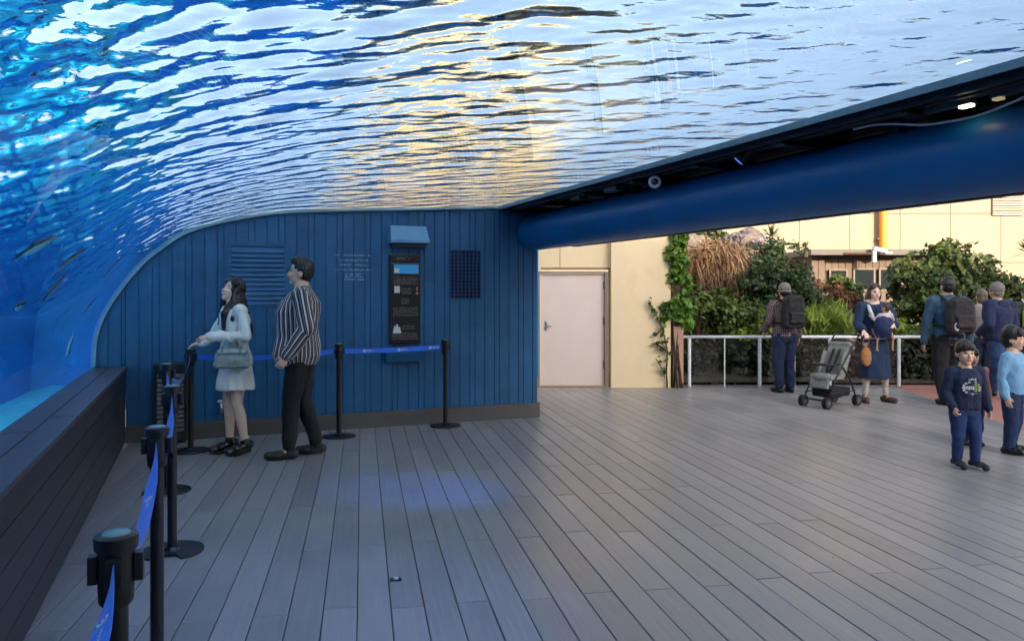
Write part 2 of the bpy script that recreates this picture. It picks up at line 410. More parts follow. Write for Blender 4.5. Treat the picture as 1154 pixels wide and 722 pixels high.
# acrylic: outer face refracts, inner face and ends pass on to the water
ac = MB(); q0 = offs(0); q1 = offs(.06)
NS = 1
vs = [(p.x, VN, p.y) for p in q0]+[(p.x, .006, p.y) for p in q0]
k = len(q0)
ac.add(vs, [(i, i+1, k+i+1, k+i) for i in range(k-1)], 0)
vs = [(p.x, VN, p.y) for p in q1]+[(p.x, .006, p.y) for p in q1]
ac.add(vs, [(k+i, k+i+1, i+1, i) for i in range(k-1)], 1)
ac.add([(q0[0].x, VN, q0[0].y), (q0[0].x, .006, q0[0].y), (q1[0].x, .006, q1[0].y), (q1[0].x, VN, q1[0].y)], [(0, 1, 2, 3)], 1)
ac.add([(q0[-1].x, VN, q0[-1].y), (q0[-1].x, .006, q0[-1].y), (q1[-1].x, .006, q1[-1].y), (q1[-1].x, VN, q1[-1].y)], [(3, 2, 1, 0)], 1)
acr = ac.build('acrylic_panel', [glass('acrylic', 1.333, (.80, .87, .95)), clear('acrylic_inner')], tank, smooth=True, fix=False)
# orient: outer face normals must point to the air (down / towards +u)
me = acr.data
if me.polygons[(len(q0)-1)//2].normal.z > 0:
    me.flip_normals()
# ---- water: wavy top, clear underside following the acrylic, absorption inside
def waves(U, V):
    h = np.zeros_like(U); rg = np.random.default_rng(21)
    main = R(66)
    for i in range(170):
        lam = float(np.exp(rg.uniform(np.log(.042), np.log(.52))))
        kk = 2*np.pi/lam
        ang = main+rg.normal(0, .42)                               # crests run mostly across the view
        slope = WAVE*(.85 if lam < .13 else .85)*rg.uniform(.5, 1.3)
        amp = slope/kk
        ph = rg.uniform(0, 2*np.pi)
        wob = .5*np.sin(U*rg.uniform(.4, 1.6)+rg.uniform(0, 6))+.5*np.sin(V*rg.uniform(.3, 1.2)+rg.uniform(0, 6))
        arg = kk*(np.cos(ang)*U+np.sin(ang)*V)+ph+wob*1.2
        h += amp*np.sin(arg)*(0.55+.45*np.sin(U*rg.uniform(.5, 2)+V*rg.uniform(.5, 2)+rg.uniform(0, 6)))
    return h*np.clip(2.75-.72*U, .46, 2.8)
def water():
    u0, u1, v0, v1 = TL+.01, TR-.01, VN+.01, VE-.01
    st = .019
    nu, nv = int((u1-u0)/st), int((v1-v0)/st)
    us = np.linspace(u0, u1, nu+1); vs_ = np.linspace(v0, v1, nv+1)
    U, V = np.meshgrid(us, vs_)
    H = waves(U, V)
    edge = np.minimum(np.minimum(U-u0, u1-U), np.minimum(V-v0, v1-V)); H *= np.clip(edge/.15, 0, 1)
    verts = np.stack([U.ravel(), V.ravel(), (SURF+H).ravel()], 1)
    idx = np.arange((nu+1)*(nv+1)).reshape(nv+1, nu+1)
    a, b, c_, d = idx[:-1, :-1].ravel(), idx[:-1, 1:].ravel(), idx[1:, 1:].ravel(), idx[1:, :-1].ravel()
    faces = np.stack([a, b, c_, d], 1)
    # perimeter + underside
    qq = offs(.064)
    path = [(u0, TF+.006), (qq[0].x, TF+.006)]+[(p.x, p.y) for p in qq]+[(3.945, qq[-1].y+.004), (u1, 2.508)]
    ex = []; n0 = len(verts)
    for (x, z) in path: ex += [(x, v0, z), (x, v1, z)]
    m = len(path)
    fs = [(n0+2*i, n0+2*i+1, n0+2*i+3, n0+2*i+2) for i in range(m-1)]
    top = [(u0, v0), (u1, v0), (u1, v1), (u0, v1)]
    bb = len(ex)+n0
    ex += [(x, y, SURF) for x, y in top]
    fs += [(bb, n0, n0+1, bb+3), (bb+1, bb+2, n0+2*m-1, n0+2*m-2)]
    fs += [tuple([bb, bb+1]+[n0+2*i for i in reversed(range(m))]), tuple([bb+2, bb+3]+[n0+2*i+1 for i in range(m)])]
    me = bpy.data.meshes.new('water')
    allv = verts.tolist()+ex
    want = []
    for i in range(m-1):
        dx, dz = path[i+1][0]-path[i][0], path[i+1][1]-path[i][1]; want.append(Vector((dz, 0, -dx)))
    want += [Vector((-1, 0, 0)), Vector((1, 0, 0)), Vector((0, -1, 0)), Vector((0, 1, 0))]
    for i, w_ in enumerate(want):
        vv = [Vector(allv[q]) for q in fs[i]]; nr = Vector((0, 0, 0))
        for q in range(len(vv)): nr += vv[q].cross(vv[(q+1) % len(vv)])
        if nr.dot(w_) < 0: fs[i] = tuple(reversed(fs[i]))
    me.from_pydata(allv, [], faces.tolist()+fs)
    ms = glass('water', 1.333, (.78, .91, .99), .0028)
    nt = ms.node_tree; g = [n for n in nt.nodes if n.type == 'BSDF_GLASS'][0]; ou = [n for n in nt.nodes if n.type == 'OUTPUT_MATERIAL'][0]
    mx = nt.nodes.new('ShaderNodeMixShader'); tr = nt.nodes.new('ShaderNodeBsdfTransparent'); at = nt.nodes.new('ShaderNodeAttribute'); at.attribute_name = 'against_panel'
    nt.links.new(at.outputs['Fac'], mx.inputs[0]); nt.links.new(g.outputs[0], mx.inputs[1]); nt.links.new(tr.outputs[0], mx.inputs[2]); nt.links.new(mx.outputs[0], ou.inputs[0])
    me.materials.append(ms)
    fa = me.attributes.new('against_panel', 'FLOAT', 'FACE'); fa.data.foreach_set('value', [0.0]*len(faces)+[1.0]*len(fs))
    me.polygons.foreach_set('use_smooth', [True]*len(faces)+[False]*len(fs))
    o = bpy.data.objects.new('water', me); COL.objects.link(o); o.location = W(0, 0, 0); o.rotation_euler.z = TH
    tag(o, kind='structure')
water()
# ---- lamps under water, on the far side and the floor of the tank
def lamp_in_tank(u, v, z, aim, power, size=1.6, col=(.30, .80, 1.0)):
    t = wthing('underwater_lamp', LAMP_LABELS.pop(0), 'lamp', u, v, z, 'underwater lamps of the tank')
    MB().lathe([(.02, 0), (.10, .0), (.12, .03), (.12, .10), (.09, .12)], n=16).build('housing', M['black_steel'], t, auto=40)
    MB().lathe([(.085, .121), (.085, .127)], n=16).build('lens', emit('lamp_lens', (.3, .65, 1), .8), t)
    l = bpy.data.lights.new('underwater_light', 'AREA'); l.shape = 'DISK'; l.size = size; l.energy = power; l.color = col
    lo = bpy.data.objects.new('underwater_light', l); COL.objects.link(lo); lo.location = W(u, v, z+.2)
    lo.rotation_euler = (W(*aim)-W(u, v, z+.2)).to_track_quat('-Z', 'Y').to_euler()
LAMP_LABELS = ['blue underwater lamp near the far end of the tank floor', 'blue underwater lamp in the middle of the tank floor',
               'blue underwater lamp at the near end of the tank floor']
lamp_in_tank(-1.2, -.3, TF, (-1.8, .6, 1.8), 12, col=(.03, .22, 1.0))
lamp_in_tank(-2.4, -3.2, TF, (-3.6, -1, 1.6), 22)
lamp_in_tank(-2.2, -7.2, TF, (-3.6, -6, 1.6), 22)
# ---- penguins swimming
def penguin(u, v, z, heading, pitch, label, sc=1.0, roll=0):
    t = empty('penguin', W(u, v, z), 0, label, 'penguin', 'penguins swimming in the tank')
    t.rotation_euler = (Matrix.Rotation(TH+R(heading), 4, 'Z') @ Matrix.Rotation(R(-pitch), 4, 'Y') @ Matrix.Rotation(R(roll), 4, 'X')).to_euler()
    t.scale = (sc, sc, sc)
    b = MB(); ps = [(-.30, .004), (-.27, .03), (-.2, .062), (-.08, .085), (.05, .088), (.14, .07), (.19, .045), (.23, .04), (.27, .038), (.30, .022), (.315, .008)]
    b.tube([(x, 0, 0.01*math.sin(x*8)) for x, r in ps], [r for x, r in ps], 16)
    b.caps((-.24, .03, -.02), (-.33, .05, -.03), .018, .01, 8); b.caps((-.24, -.03, -.02), (-.33, -.05, -.03), .018, .01, 8)
    def two(name):
        m = mat(name, (.012, .014, .018), .4); nt = m.node_tree; N = nt.nodes; L = nt.links
        tc = N.new('ShaderNodeTexCoord'); sp = N.new('ShaderNodeSeparateXYZ'); L.new(tc.outputs['Object'], sp.inputs[0])
        cr = N.new('ShaderNodeMapRange'); cr.inputs['From Min'].default_value = -.022; cr.inputs['From Max'].default_value = -.03; L.new(sp.outputs['Z'], cr.inputs[0])
        mx = N.new('ShaderNodeMix'); mx.data_type = 'RGBA'; L.new(cr.outputs[0], mx.inputs[0]); mx.inputs[6].default_value = (.015, .018, .022, 1); mx.inputs[7].default_value = (.7, .7, .66, 1)
        L.new(mx.outputs[2], [n for n in N if n.type == 'BSDF_PRINCIPLED'][0].inputs['Base Color']); return m
    if 'peng' not in M: M['peng'] = two('penguin_plumage')
    b.build('body', M['peng'], t, smooth=True)
    for s in (-1, 1):
        f = MB(); f.add([(.10, s*.06, .0), (.03, s*.07, .0), (-.08, s*.19, .03), (-.10, s*.21, .035), (-.05, s*.20, .035), (.06, s*.13, .02),
                         (.10, s*.06, -.012), (.03, s*.07, -.012), (-.08, s*.19, .022), (-.10, s*.21, .03), (-.05, s*.20, .027), (.06, s*.13, .01)],
                        [(0, 1, 2, 3, 4, 5), (11, 10, 9, 8, 7, 6)]+[(i, 6+i, 6+(i+1)%6, (i+1)%6) for i in range(6)])
        f.build('flipper', M['peng'], t)
    MB().tube([(.305, 0, 0), (.335, 0, -.004), (.36, 0, -.012)], [.013, .008, .002], 8).build('beak', M['black_plastic'], t, smooth=True)
def tank_pt(px, py, t):                                             # undo the apparent shallowness behind the acrylic
    p = P(px, py, t); return p
def pen(px, py, d, heading, pitch, label, sc=1.0, roll=0):          # d: distance behind the acrylic along the view ray (unrefracted)
    dx = (px-CX)/F; lo = None
    for i in range(400):
        t = 2+i*.02; p = P(px, py, t)
        u = U0+p.x*math.cos(TH)+p.y*math.sin(TH); v = V0-p.x*math.sin(TH)+p.y*math.cos(TH)
        inside = u < (float(np.interp(p.z, PZ, PX)) if p.z > .75 else -.28)
        if inside: break
    # refract the ray at the local surface normal
    j = min(range(len(PROF)), key=lambda i: (PROF[i].x-u)**2+(PROF[i].y-p.z)**2); j = min(max(j, 1), len(PROF)-2)
    tt = PROF[j+1]-PROF[j-1]; nrm = Vector((tt.y, 0, -tt.x)).normalized()      # towards the air
    dw = p-Vector((0, 0, CH)); dl = Vector((dw.x*math.cos(TH)+dw.y*math.sin(TH), -dw.x*math.sin(TH)+dw.y*math.cos(TH), dw.z)).normalized()
    ci = -dl.dot(nrm); e = 1/1.333; kq = 1-e*e*(1-ci*ci)
    r = dl*e+nrm*(e*ci-math.sqrt(kq)); q = Vector((u, v, p.z))+r*d
    penguin(q.x, q.y, q.z, heading, pitch, label, sc, roll)
pen(42, 277, 1.6, 175, 0, 'penguin swimming level above the others at the far left', .75)
pen(80, 292, 1.3, 30, 25, 'penguin swimming upwards between two others, blurred in the blue', .6)
pen(128, 299, .5, 60, 50, 'dark penguin swimming steeply close to the rim of the arch', .55)
pen(62, 322, 1.6, 60, 55, 'faint penguin swimming upwards in the middle of the tank', .6)
pen(78, 390, 1.0, 150, -35, 'penguin with pale belly diving low above the tank floor', .8, roll=70)

pen(22, 345, 1.8, 120, 10, 'small faint penguin low at the left border of the tank', .6)
pen(100, 345, .9, 70, 40, 'small dim penguin swimming beside the lower curve of the arch', .5)

# ================================================================ parapet under the acrylic
t = wthing('parapet', 'low dark plank clad parapet below the acrylic, with a broad cap', 'parapet', -.14, -5.5)
V_ = 5.49
c_ = MB(); c_.box((-.28, -V_, 0), (.118, V_+.0, .742-.028))
c_.build('core', M['black_steel'], t)
f = MB(); nb = 5; hh = .690/nb
for i in range(nb):
    y = -V_
    while y < V_-.01:
        y2 = min(y+11.0, V_-.003)
        f.box((.12, y+.002, .012+i*hh+.003), (.14, y2-.002, .012+(i+1)*hh-.003)); y += 11.1
f.build('front_boards', mat('parapet_board', (.036, .035, .040), .5, var=.25, vscale=3, stretch=(1, .08, 1), bump=.3, bscale=60, island=.08), t, bevel=.002)
f = MB()
for a_, b_ in ((-.136, .006), (.012, .156)):
    y = -V_+(.5 if a_ > 0 else 0)
    f.box((a_, -V_, .716), (b_, y-.002, .744))
    while y < V_-.01:
        y2 = min(y+3.62, V_-.003); f.box((a_, y+.002, .716), (b_, y2-.002, .744)); y += 3.64
f.build('cap_boards', mat('parapet_cap_board', (.085, .085, .09), .42, var=.2, vscale=3, stretch=(1, .08, 1), bump=.3, bscale=60, island=.08), t, bevel=.002)

# ================================================================ the blue panelled wall
wall = wthing('blue_wall', 'blue boarded wall with arched left end closing the covered deck', 'wall', 2, 0)
mb = MB((2, 0, 0)); u = -.27; k = 0
U_R = 4.35
def board(a_, b_):
    n = 4 if a_ < 1.4 else 1
    for i in range(n):
        x0 = a_+(b_-a_)*i/n; x1 = a_+(b_-a_)*(i+1)/n
        z0 = .75 if x1 <= 0.001 else .16
        mb.add([(x0, 0, z0), (x1, 0, z0), (x1, 0, TOP(x1)-.01), (x0, 0, TOP(x0)-.01), (x0, .014, z0), (x1, .014, z0), (x1, .014, TOP(x1)-.01), (x0, .014, TOP(x0)-.01)],
               [(0, 1, 2, 3)]+([(4, 0, 3, 7)] if i == 0 else [])+([(1, 5, 6, 2)] if i == n-1 else []))
while u < U_R-.01:
    wd = .118 if k % 3 != 2 else .062
    e = min(u+wd, U_R)
    if u < 0 < e: e = 0.0
    board(u+.004, e-.004); u = e; k += 1
mb.build('boards', M['blue_paint'], wall, fix=False)
mb = MB((2, 0, 0))
pts = [(p.x, p.y-.012) for p in PROF if p.x < U_R]
mb.prism([(U_R-.002, 0), (U_R-.002, TOP(3.85)-.012)]+list(reversed(pts))+[(-.27, .6), (0, .6), (0, 0)], .0145, .12)
mb.box((4.20, .122, 0), (4.348, VE+.1, 2.46)); mb.box((4.0, .0145, TOP(3.85)-.012), (4.348, .12, 2.465))
mb.build('backing', mat('blue_paint_recess', (.006, .07, .22), .6), wall)
mb = MB((2, 0, 0)); mb.box((0.0, -.032, 0), (U_R+.02, -.0005, .165)); mb.box((U_R+.0005, .0, 0), (U_R+.02, VE, .165))
mb.build('baseboard', M['board_brown'], wall, bevel=.004)
# louvred vent, grille
def rect(px0, py0, px1, py1):
    a_, z1 = wp(px0, py0); b_, z0 = wp(px1, py1); return a_, b_, z0, z1
a_, b_, z0, z1 = rect(257, 273, 324, 346)
lv = MB((2, 0, 0)); lv.box((a_, -.014, z0), (b_, -.001, z0+.03)); lv.box((a_, -.014, z1-.03), (b_, -.001, z1)); lv.box((a_, -.014, z0+.031), (a_+.03, -.001, z1-.031)); lv.box((b_-.03, -.014, z0+.031), (b_, -.001, z1-.031))
fr = lv.build('vent_frame', M['blue_paint'], wall)
lv = MB((2, 0, 0)); n = 12
for i in range(n):
    z = z0+.04+(z1-z0-.08)*i/n; lv.add([(a_+.031, -.024, z-.012), (b_-.031, -.024, z-.012), (b_-.031, -.002, z+.032), (a_+.031, -.002, z+.032),
        (a_+.031, -.020, z-.014), (b_-.031, -.020, z-.014), (b_-.031, -.001, z+.026), (a_+.031, -.001, z+.026)], [(0, 1, 2, 3), (7, 6, 5, 4), (0, 4, 5, 1)])
lv.build('vent_louvres', M['blue_paint'], wall)
a_, b_, z0, z1 = rect(507, 282, 541, 336)
gr = MB((2, 0, 0)); gr.box((a_, -.006, z0), (b_, -.0006, z1), 0)
for i in range(9):
    x = a_+(b_-a_)*i/8; gr.box((x-.005, -.022, z0), (x+.005, -.0065, z1), 1)
for i in range(14):
    z = z0+(z1-z0)*i/13; gr.box((a_, -.019, z-.004), (b_, -.0075, z+.004), 1)
gr.build('vent_grille', [mat('vent_dark', (.006, .01, .03), .8), mat('grille_paint', (.012, .06, .18), .5)], wall)
# painted lettering straight on the boards
tx = MB((2, 0, 0)); a_, b_, z0, z1 = rect(378, 287, 419, 316)
zs = np.linspace(z1-.012, z0, 6); wd = b_-a_
for i, z in enumerate(zs):
    h = .017 if i != 4 else .022
    text_lines(tx, a_, b_, float(z), h, -.0008, center=True, fill=(1, .8, .72, 1, .45, .6)[i])
for i in range(14):
    th = math.pi*i/13; tx.cbox(((a_+b_)/2+.09*math.cos(th), -.0015, z0+.03+.03*math.sin(th)*.4), (.008, .001, .004))
tx.build('painted_lettering', mat('faded_white_print', (.70, .80, .88), .6), wall)

# hood lamp above the sign
a_, z1 = wp(437, 250); b_, z0 = wp(480, 275)
t = wthing('hood', 'pale blue sloping metal hood fixed above the black information panel', 'hood', (a_+b_)/2, -.1, z0)
w2 = (b_-a_)/2
m_ = MB(); m_.add([(-w2, .099, .19), (w2, .099, .19), (w2, .099, -.02), (-w2, .099, -.02), (-w2+.015, .04, .19), (w2-.015, .04, .19), (w2, -.06, .03), (-w2, -.06, .03), (w2, -.06, .0), (-w2, -.06, .0)],
    [(0, 1, 5, 4), (4, 5, 6, 7), (7, 6, 8, 9), (9, 8, 2, 3), (1, 2, 8, 6, 5), (0, 4, 7, 9, 3), (0, 3, 2, 1)])
m_.build('cover', M['pale_blue'], t, bevel=.004)
MB().box((-w2+.02, -.03, -.035), (w2-.02, .08, -.021)).build('light_bar', M['black_plastic'], t)
# information panel
a_, z1 = wp(438, 287); b_, z0 = wp(473, 387)
t = wthing('information_panel', 'tall black information panel with small print and a light blue banner on the boarded wall', 'sign', (a_+b_)/2, -.02, z0)
w2 = (b_-a_)/2; hh = z1-z0
MB().box((-w2, -.012, 0), (w2, .0195, hh)).build('board', mat('panel_black', (.012, .010, .012), .3), t, bevel=.003)
pr = MB(); Y_ = -.0125
text_lines(pr, -w2+.05, w2-.08, hh*.945, .022, Y_, fill=.8); pr.box((-w2+.02, Y_-.001, hh*.90), (w2-.02, Y_, hh*.903))
for i in range(4): text_lines(pr, -w2+.05, w2-.03, hh*(.735-.022*i), .012, Y_)
for i in range(3): text_lines(pr, -w2+.13, w2-.05, hh*(.615-.025*i), .012, Y_, fill=.7)
for i in range(3): text_lines(pr, -w2+.13, w2-.05, hh*(.50-.025*i), .012, Y_, fill=.6)
for i in range(5): text_lines(pr, -w2+.04, w2-.03, hh*(.40-.021*i), .011, Y_)
for i in range(2): text_lines(pr, -w2+.14, w2-.03, hh*(.195-.025*i), .011, Y_, fill=.8)
for i in range(4): text_lines(pr, -w2+.03, w2-.03, hh*(.115-.021*i), .011, Y_)
pr.build('print', mat('panel_print', (.55, .53, .50), .6), t)
bn = MB(); bn.box((-w2+.05, Y_-.0016, hh*.79), (w2-.02, Y_, hh*.89)); bn.build('banner', mat('banner_blue', (.05, .42, .80), .5), t)
icm = mat('icon_white', (.75, .72, .66), .6)
for bb_ in (((-w2+.055, Y_-.002, hh*.575), (-w2+.115, Y_, hh*.65)), ((-w2+.055, Y_-.0022, hh*.80), (-w2+.11, Y_-.0017, hh*.845))): MB().box(*bb_).build('icon_square', icm, t)
ic = MB()
for x, z, h in ((-w2+.06, .13, .05), (-w2+.085, .13, .07), (-w2+.11, .13, .04)): ic.box((x-.013, Y_-.002, hh*z), (x+.013, Y_, hh*z+h)); ic.ell((x, Y_-.001, hh*z+h+.012), (.011, .001, .011), 10, 6)
ic.box((-w2+.04, Y_-.0025, hh*.125), (-w2+.13, Y_, hh*.15)); ic.build('figure_pictogram', mat('pictogram_white', (.7, .7, .7), .6), t)
dots = MB(); dots.ell((w2-.04, Y_-.001, hh*.57), (.016, .0015, .014), 10, 6); dots.box((w2-.048, Y_-.002, hh*.60), (w2-.03, Y_, hh*.64)); dots.build('red_mark', mat('mark_red', (.5, .2, .15), .6), t)
# small shelf box under it
a_, z1 = wp(433, 396); b_, z0 = wp(474, 406)
t = wthing('leaflet_shelf', 'small blue shelf box on the boarded wall under the black information panel', 'shelf', (a_+b_)/2, -.06, z0)
w2 = (b_-a_)/2; m_ = MB(); m_.add([(-w2, -.05, .08), (w2, -.05, .08), (w2, .0595, .11), (-w2, .0595, .11), (-w2, -.03, 0), (w2, -.03, 0), (w2, .0595, 0), (-w2, .0595, 0)],
    [(0, 1, 2, 3), (7, 6, 5, 4), (4, 5, 1, 0), (5, 6, 2, 1), (6, 7, 3, 2), (7, 4, 0, 3)]).build('box', M['blue_paint'], t, bevel=.004)
# louvred cabinet beside the parapet
a_, z1 = wp(173, 411, -.2); b_, z0 = wp(211, 479, -.2)
t = wthing('louvred_cabinet', 'black louvred cabinet standing against the blue wall in the left corner', 'cabinet', (a_+b_)/2, -.12, 0)
w2 = (b_-a_)/2
MB().box((-w2, -.08, .03), (w2, .115, z1)).build('case', M['black_plastic'], t, bevel=.006)
lv = MB()
for i in range(13):
    z = .12+i*(z1-.2)/13; lv.add([(-w2+.03, -.096, z), (w2-.03, -.096, z), (w2-.03, -.0805, z+.03), (-w2+.03, -.0805, z+.03), (-w2+.03, -.088, z-.004), (w2-.03, -.088, z-.004)], [(0, 1, 2, 3), (0, 4, 5, 1)])
lv.build('louvres', mat('cabinet_louvre', (.03, .032, .036), .4), t)
for s in (-1, 1): MB().box((s*(w2-.04)-.02, -.06, 0), (s*(w2-.04)+.02, .09, .029)).build('foot', M['rubber'], t)
# small tap with white tag low on the wall
a_, z_ = wp(249, 450)
t = wthing('wall_tap', 'small wall tap with a white tag low on the blue wall behind the woman', 'tap', a_, -.03, z_-.03)
MB().tube([(0, .03, -.1), (0, -.02, -.1), (0, -.03, -.05), (0, -.03, 0)], .014, 10).build('pipe', M['steel'], t, smooth=True)
MB().box((-.035, -.036, .012), (.035, -.030, .034)).build('tag', M['white'], t)

# ================================================================ edge beam and tube along the tank's outer side
bm_ = wthing('edge_beam', 'dark steel edge beam with ribs and pipes carrying the outer side of the tank', 'beam', 4.3, -5.5, 2.2)
O = (4.3, 0, 2.2); yy0, yy1 = -5.5, 5.5
m_ = MB((4.3, 0, 2.2)); m_.box((3.862, -5.5, 2.425), (3.90, 5.5, 2.466)); m_.box((3.8505, -5.5, 2.405), (3.8615, 5.5, 2.462)); m_.build('edge_trim', M['rim'], bm_)
m_ = MB((4.3, 0, 2.2)); m_.box((3.902, -5.5, 2.42), (4.87, 5.5, 2.466)); m_.box((4.80, -5.5, 2.0), (4.87, 5.5, 2.4195)); m_.box((3.915, -5.5, 2.375), (3.935, 5.5, 2.4195)); m_.build('web', M['black_steel'], bm_)
for i in range(13):
    v = -5.3+i*.88; r = MB((4.3, 0, 2.2))
    r.box((3.936, v, 2.36), (4.799, v+.012, 2.4195)); r.box((3.936, v-.03, 2.348), (4.35, v+.042, 2.3595)); r.build('rib', M['black_steel'], bm_)
for (u, z, rr) in ((4.02, 2.392, .014), (4.1, 2.398, .010), (4.42, 2.385, .02)):
    MB((4.3, 0, 2.2)).tube([(u, -5.45, z), (u, 5.45, z)], rr, 8).build('conduit', M['black_steel'], bm_, smooth=True)
for v, l in ((-3.6, .30), (2.9, .22), (3.6, .18), (-1.9, .16)):
    MB((4.3, 0, 2.2)).box((3.95, v, 2.33), (4.04, v+l, 2.372)).build('junction_box', M['black_plastic'], bm_, bevel=.004)
tb = wthing('support_tube', 'big glossy dark blue steel tube running under the outer edge of the tank', 'tube', 4.30, -5.5, 2.15)
MB().tube([(0, y, 0) for y in np.linspace(-5.5, 5.49, 12)], .205, 48).build('barrel', M['tube_paint'], tb, auto=50)
for y in (-5.2, -2.5, .3, 3.1):
    MB().box((-.03, y, .2045), (.03, y+.1, .28)).build('bracket', M['black_steel'], tb)
# cable sagging along the tube
def on_beam(px, py, u):
    dx = (px-CX)/F
    t = (u-U0)/(dx*math.cos(TH)+math.sin(TH)); p = P(px, py, t)
    return V0-p.x*math.sin(TH)+p.y*math.cos(TH), p.z
cq = []
for px, py in ((962, 146), (985, 141), (1010, 140), (1040, 141), (1070, 137), (1100, 131), (1130, 120), (1160, 107), (1200, 88)):
    v_, z_ = on_beam(px, py, 3.96); cq.append(Vector((3.96, v_, z_)))
cab = [W(p.x, p.y, p.z) for p in catmull(cq, 6)]
o = MB().tube([p-cab[0] for p in cab], .006, 6).build('cable', mat('grey_cable', (.32, .36, .42), .5), None, smooth=True, loc=cab[0]); tag(o, 'thin grey cable sagging along the top of the blue tube', 'cable')
# camera at (738,206); strip lamp at (1070,122)
v_, z_ = on_beam(738, 206, 3.99)
t = wthing('security_camera', 'small round white ringed security camera under the dark edge beam', 'camera', 3.99, v_, z_)
t.rotation_euler = (0, 0, math.atan2(-t.location.x, t.location.y)+0.0)
ring = MB(); nn = 24
for j in range(nn):
    pass
def torus(mb, c, R0, r0, n=24, k=8, rot=None):
    vs = []
    for i in range(n):
        a1 = 2*math.pi*i/n
        for j in range(k):
            b1 = 2*math.pi*j/k; v = Vector(((R0+r0*math.cos(b1))*math.cos(a1), r0*math.sin(b1), (R0+r0*math.cos(b1))*math.sin(a1)))
            if rot is not None: v = rot @ v
            vs.append(v+Vector(c))
    fs = [(i*k+j, ((i+1)%n)*k+j, ((i+1)%n)*k+(j+1)%k, i*k+(j+1)%k) for i in range(n) for j in range(k)]
    return mb.add(vs, fs)
torus(MB(), (0, -.05, 0), .036, .014).build('ring', M['white'], t, smooth=True)
MB().ell((0, -.045, 0), (.03, .03, .03)).build('lens', M['glass_dark'], t, smooth=True)
MB().tube([(0, -.04, 0), (0, .05, 0), (0, .06, .03), (0, .06, 2.4195-z_)], [.034, .034, .015, .012], 14).build('mount', M['black_plastic'], t, smooth=True)
for px, py, lab in ((1062, 125, 'lit strip lamp tucked under the edge beam, the farther one'), (1142, 106, 'strip lamp under the edge beam at the right border')):
    v_, z_ = on_beam(px, py, 4.06)
    t = wthing('strip_lamp', lab, 'lamp', 4.06, v_, z_, 'strip lamps under the edge beam')
    MB().box((-.02, -.17, .0), (.02, .10, .03)).build('housing', mat('lamp_housing', (.07, .08, .09), .4), t, bevel=.003)
    MB().box((-.016, -.16 if px < 1100 else .05, -.012), (.016, -.10 if px < 1100 else .09, -.0005)).build('diffuser', emit('lamp_warm', (1, .82, .45), 2.5 if px < 1100 else .1), t)
    MB().tube([(0, -.03, .03), (0, -.03, 2.4195-z_)], .006, 6).build('hanger', M['black_steel'], t)
# blue spotlights added under the beam, standing in for blue light from the tank
def added_spot(u, v, z, aim, label, e, ang, blend, col=(.03, .22, 1.0)):
    t = wthing('spotlight', label, 'spotlight', u, v, z, 'blue spotlights added under the edge beam')
    d = (aim-W(u, v, z)).normalized()
    t.rotation_euler = d.to_track_quat('-Z', 'Y').to_euler()
    MB().lathe([(.02, .12), (.042, .11), (.045, .0), (.036, -.005)][::-1], n=16).build('housing', M['black_plastic'], t, auto=40)
    MB().lathe([(.034, -.006), (.034, -.002)], n=16).build('lens', emit('blue_lens', (.1, .25, 1), .3), t)
    l = bpy.data.lights.new('added_spot_light', 'SPOT'); l.energy = e; l.spot_size = R(ang); l.spot_blend = blend; l.color = col; l.shadow_soft_size = .03
    lo = bpy.data.objects.new('added_spot_light', l); COL.objects.link(lo); lo.location = W(u, v, z)+d*.03; lo.rotation_euler = t.rotation_euler
added_spot(3.97, -4.2, 2.33, G(478, 552), 'blue spotlight added under the edge beam for the blue patch on the deck', 85, 24, 1.0)
added_spot(3.97, -6.6, 2.33, G(190, 690), 'blue spotlight added under the edge beam for the blue spill around the rope barriers', 70, 46, 1.0)
# ================================================================ beige service building with the door
YD = 11.95
def bx(px, t=YD): return (px-CX)*t/F
def bz(py, t=YD): return CH-(py-HY)*t/F
bd = empty('service_building', (bx(680), YD, 0), 0, 'cream rendered service building with a pale door at the end of the deck', 'building')
o_ = (bx(680), YD, 0)
xl, x1, x2, x3 = bx(440), bx(608), bx(688), bx(755)
m_ = MB(o_); m_.box((xl, YD+.05, -.1), (x1+.02, YD+.3, 3.3)); m_.box((x1+.0205, YD+.05, bz(305)+.02), (x2-.0005, YD+.3, 3.3)); m_.box((x2, YD-.06, -.1), (x3, YD+.3, 3.3))
m_.box((xl, YD+.3005, -.1), (xl+.2, YD+3.5, 3.3)); m_.box((x3-.2, YD+.3005, -.1), (x3, YD+1.2, 3.3)); m_.box((xl, YD+.3, 3.301), (x3+.05, YD+3.5, 3.4))
m_.build('wall', M['beige'], bd, bevel=.004)
m_ = MB(o_); m_.box((x1+.021, YD+.044, bz(305)+.021), (x2-.001, YD+.0495, bz(305)+.05)); m_.box((bx(631), YD+.044, bz(302)), (bx(631)+.008, YD+.0495, 3.3)); m_.box((x2-.012, YD-.062, -.1), (x2+.004, YD-.0605, 3.3))
m_.build('joint', M['joint'], bd)
dx0, dx1, dz1 = bx(608.5), bx(682), bz(308)
m_ = MB(o_); m_.box((dx0-.03, YD+.02, 0), (dx0, YD+.0495, dz1+.03)); m_.box((dx1, YD+.0, 0), (dx1+.045, YD+.2, dz1+.03)); m_.box((dx0+.0005, YD+.02, dz1+.001), (dx1-.0005, YD+.2, dz1+.035))
fr = m_.build('door_frame', mat('door_frame_paint', (.32, .25, .20), .5), bd, bevel=.003)
m_ = MB(o_); m_.box((dx0+.006, YD+.075, .02), (dx1-.006, YD+.12, dz1-.006)); dr = m_.build('door', M['door'], bd, bevel=.003)
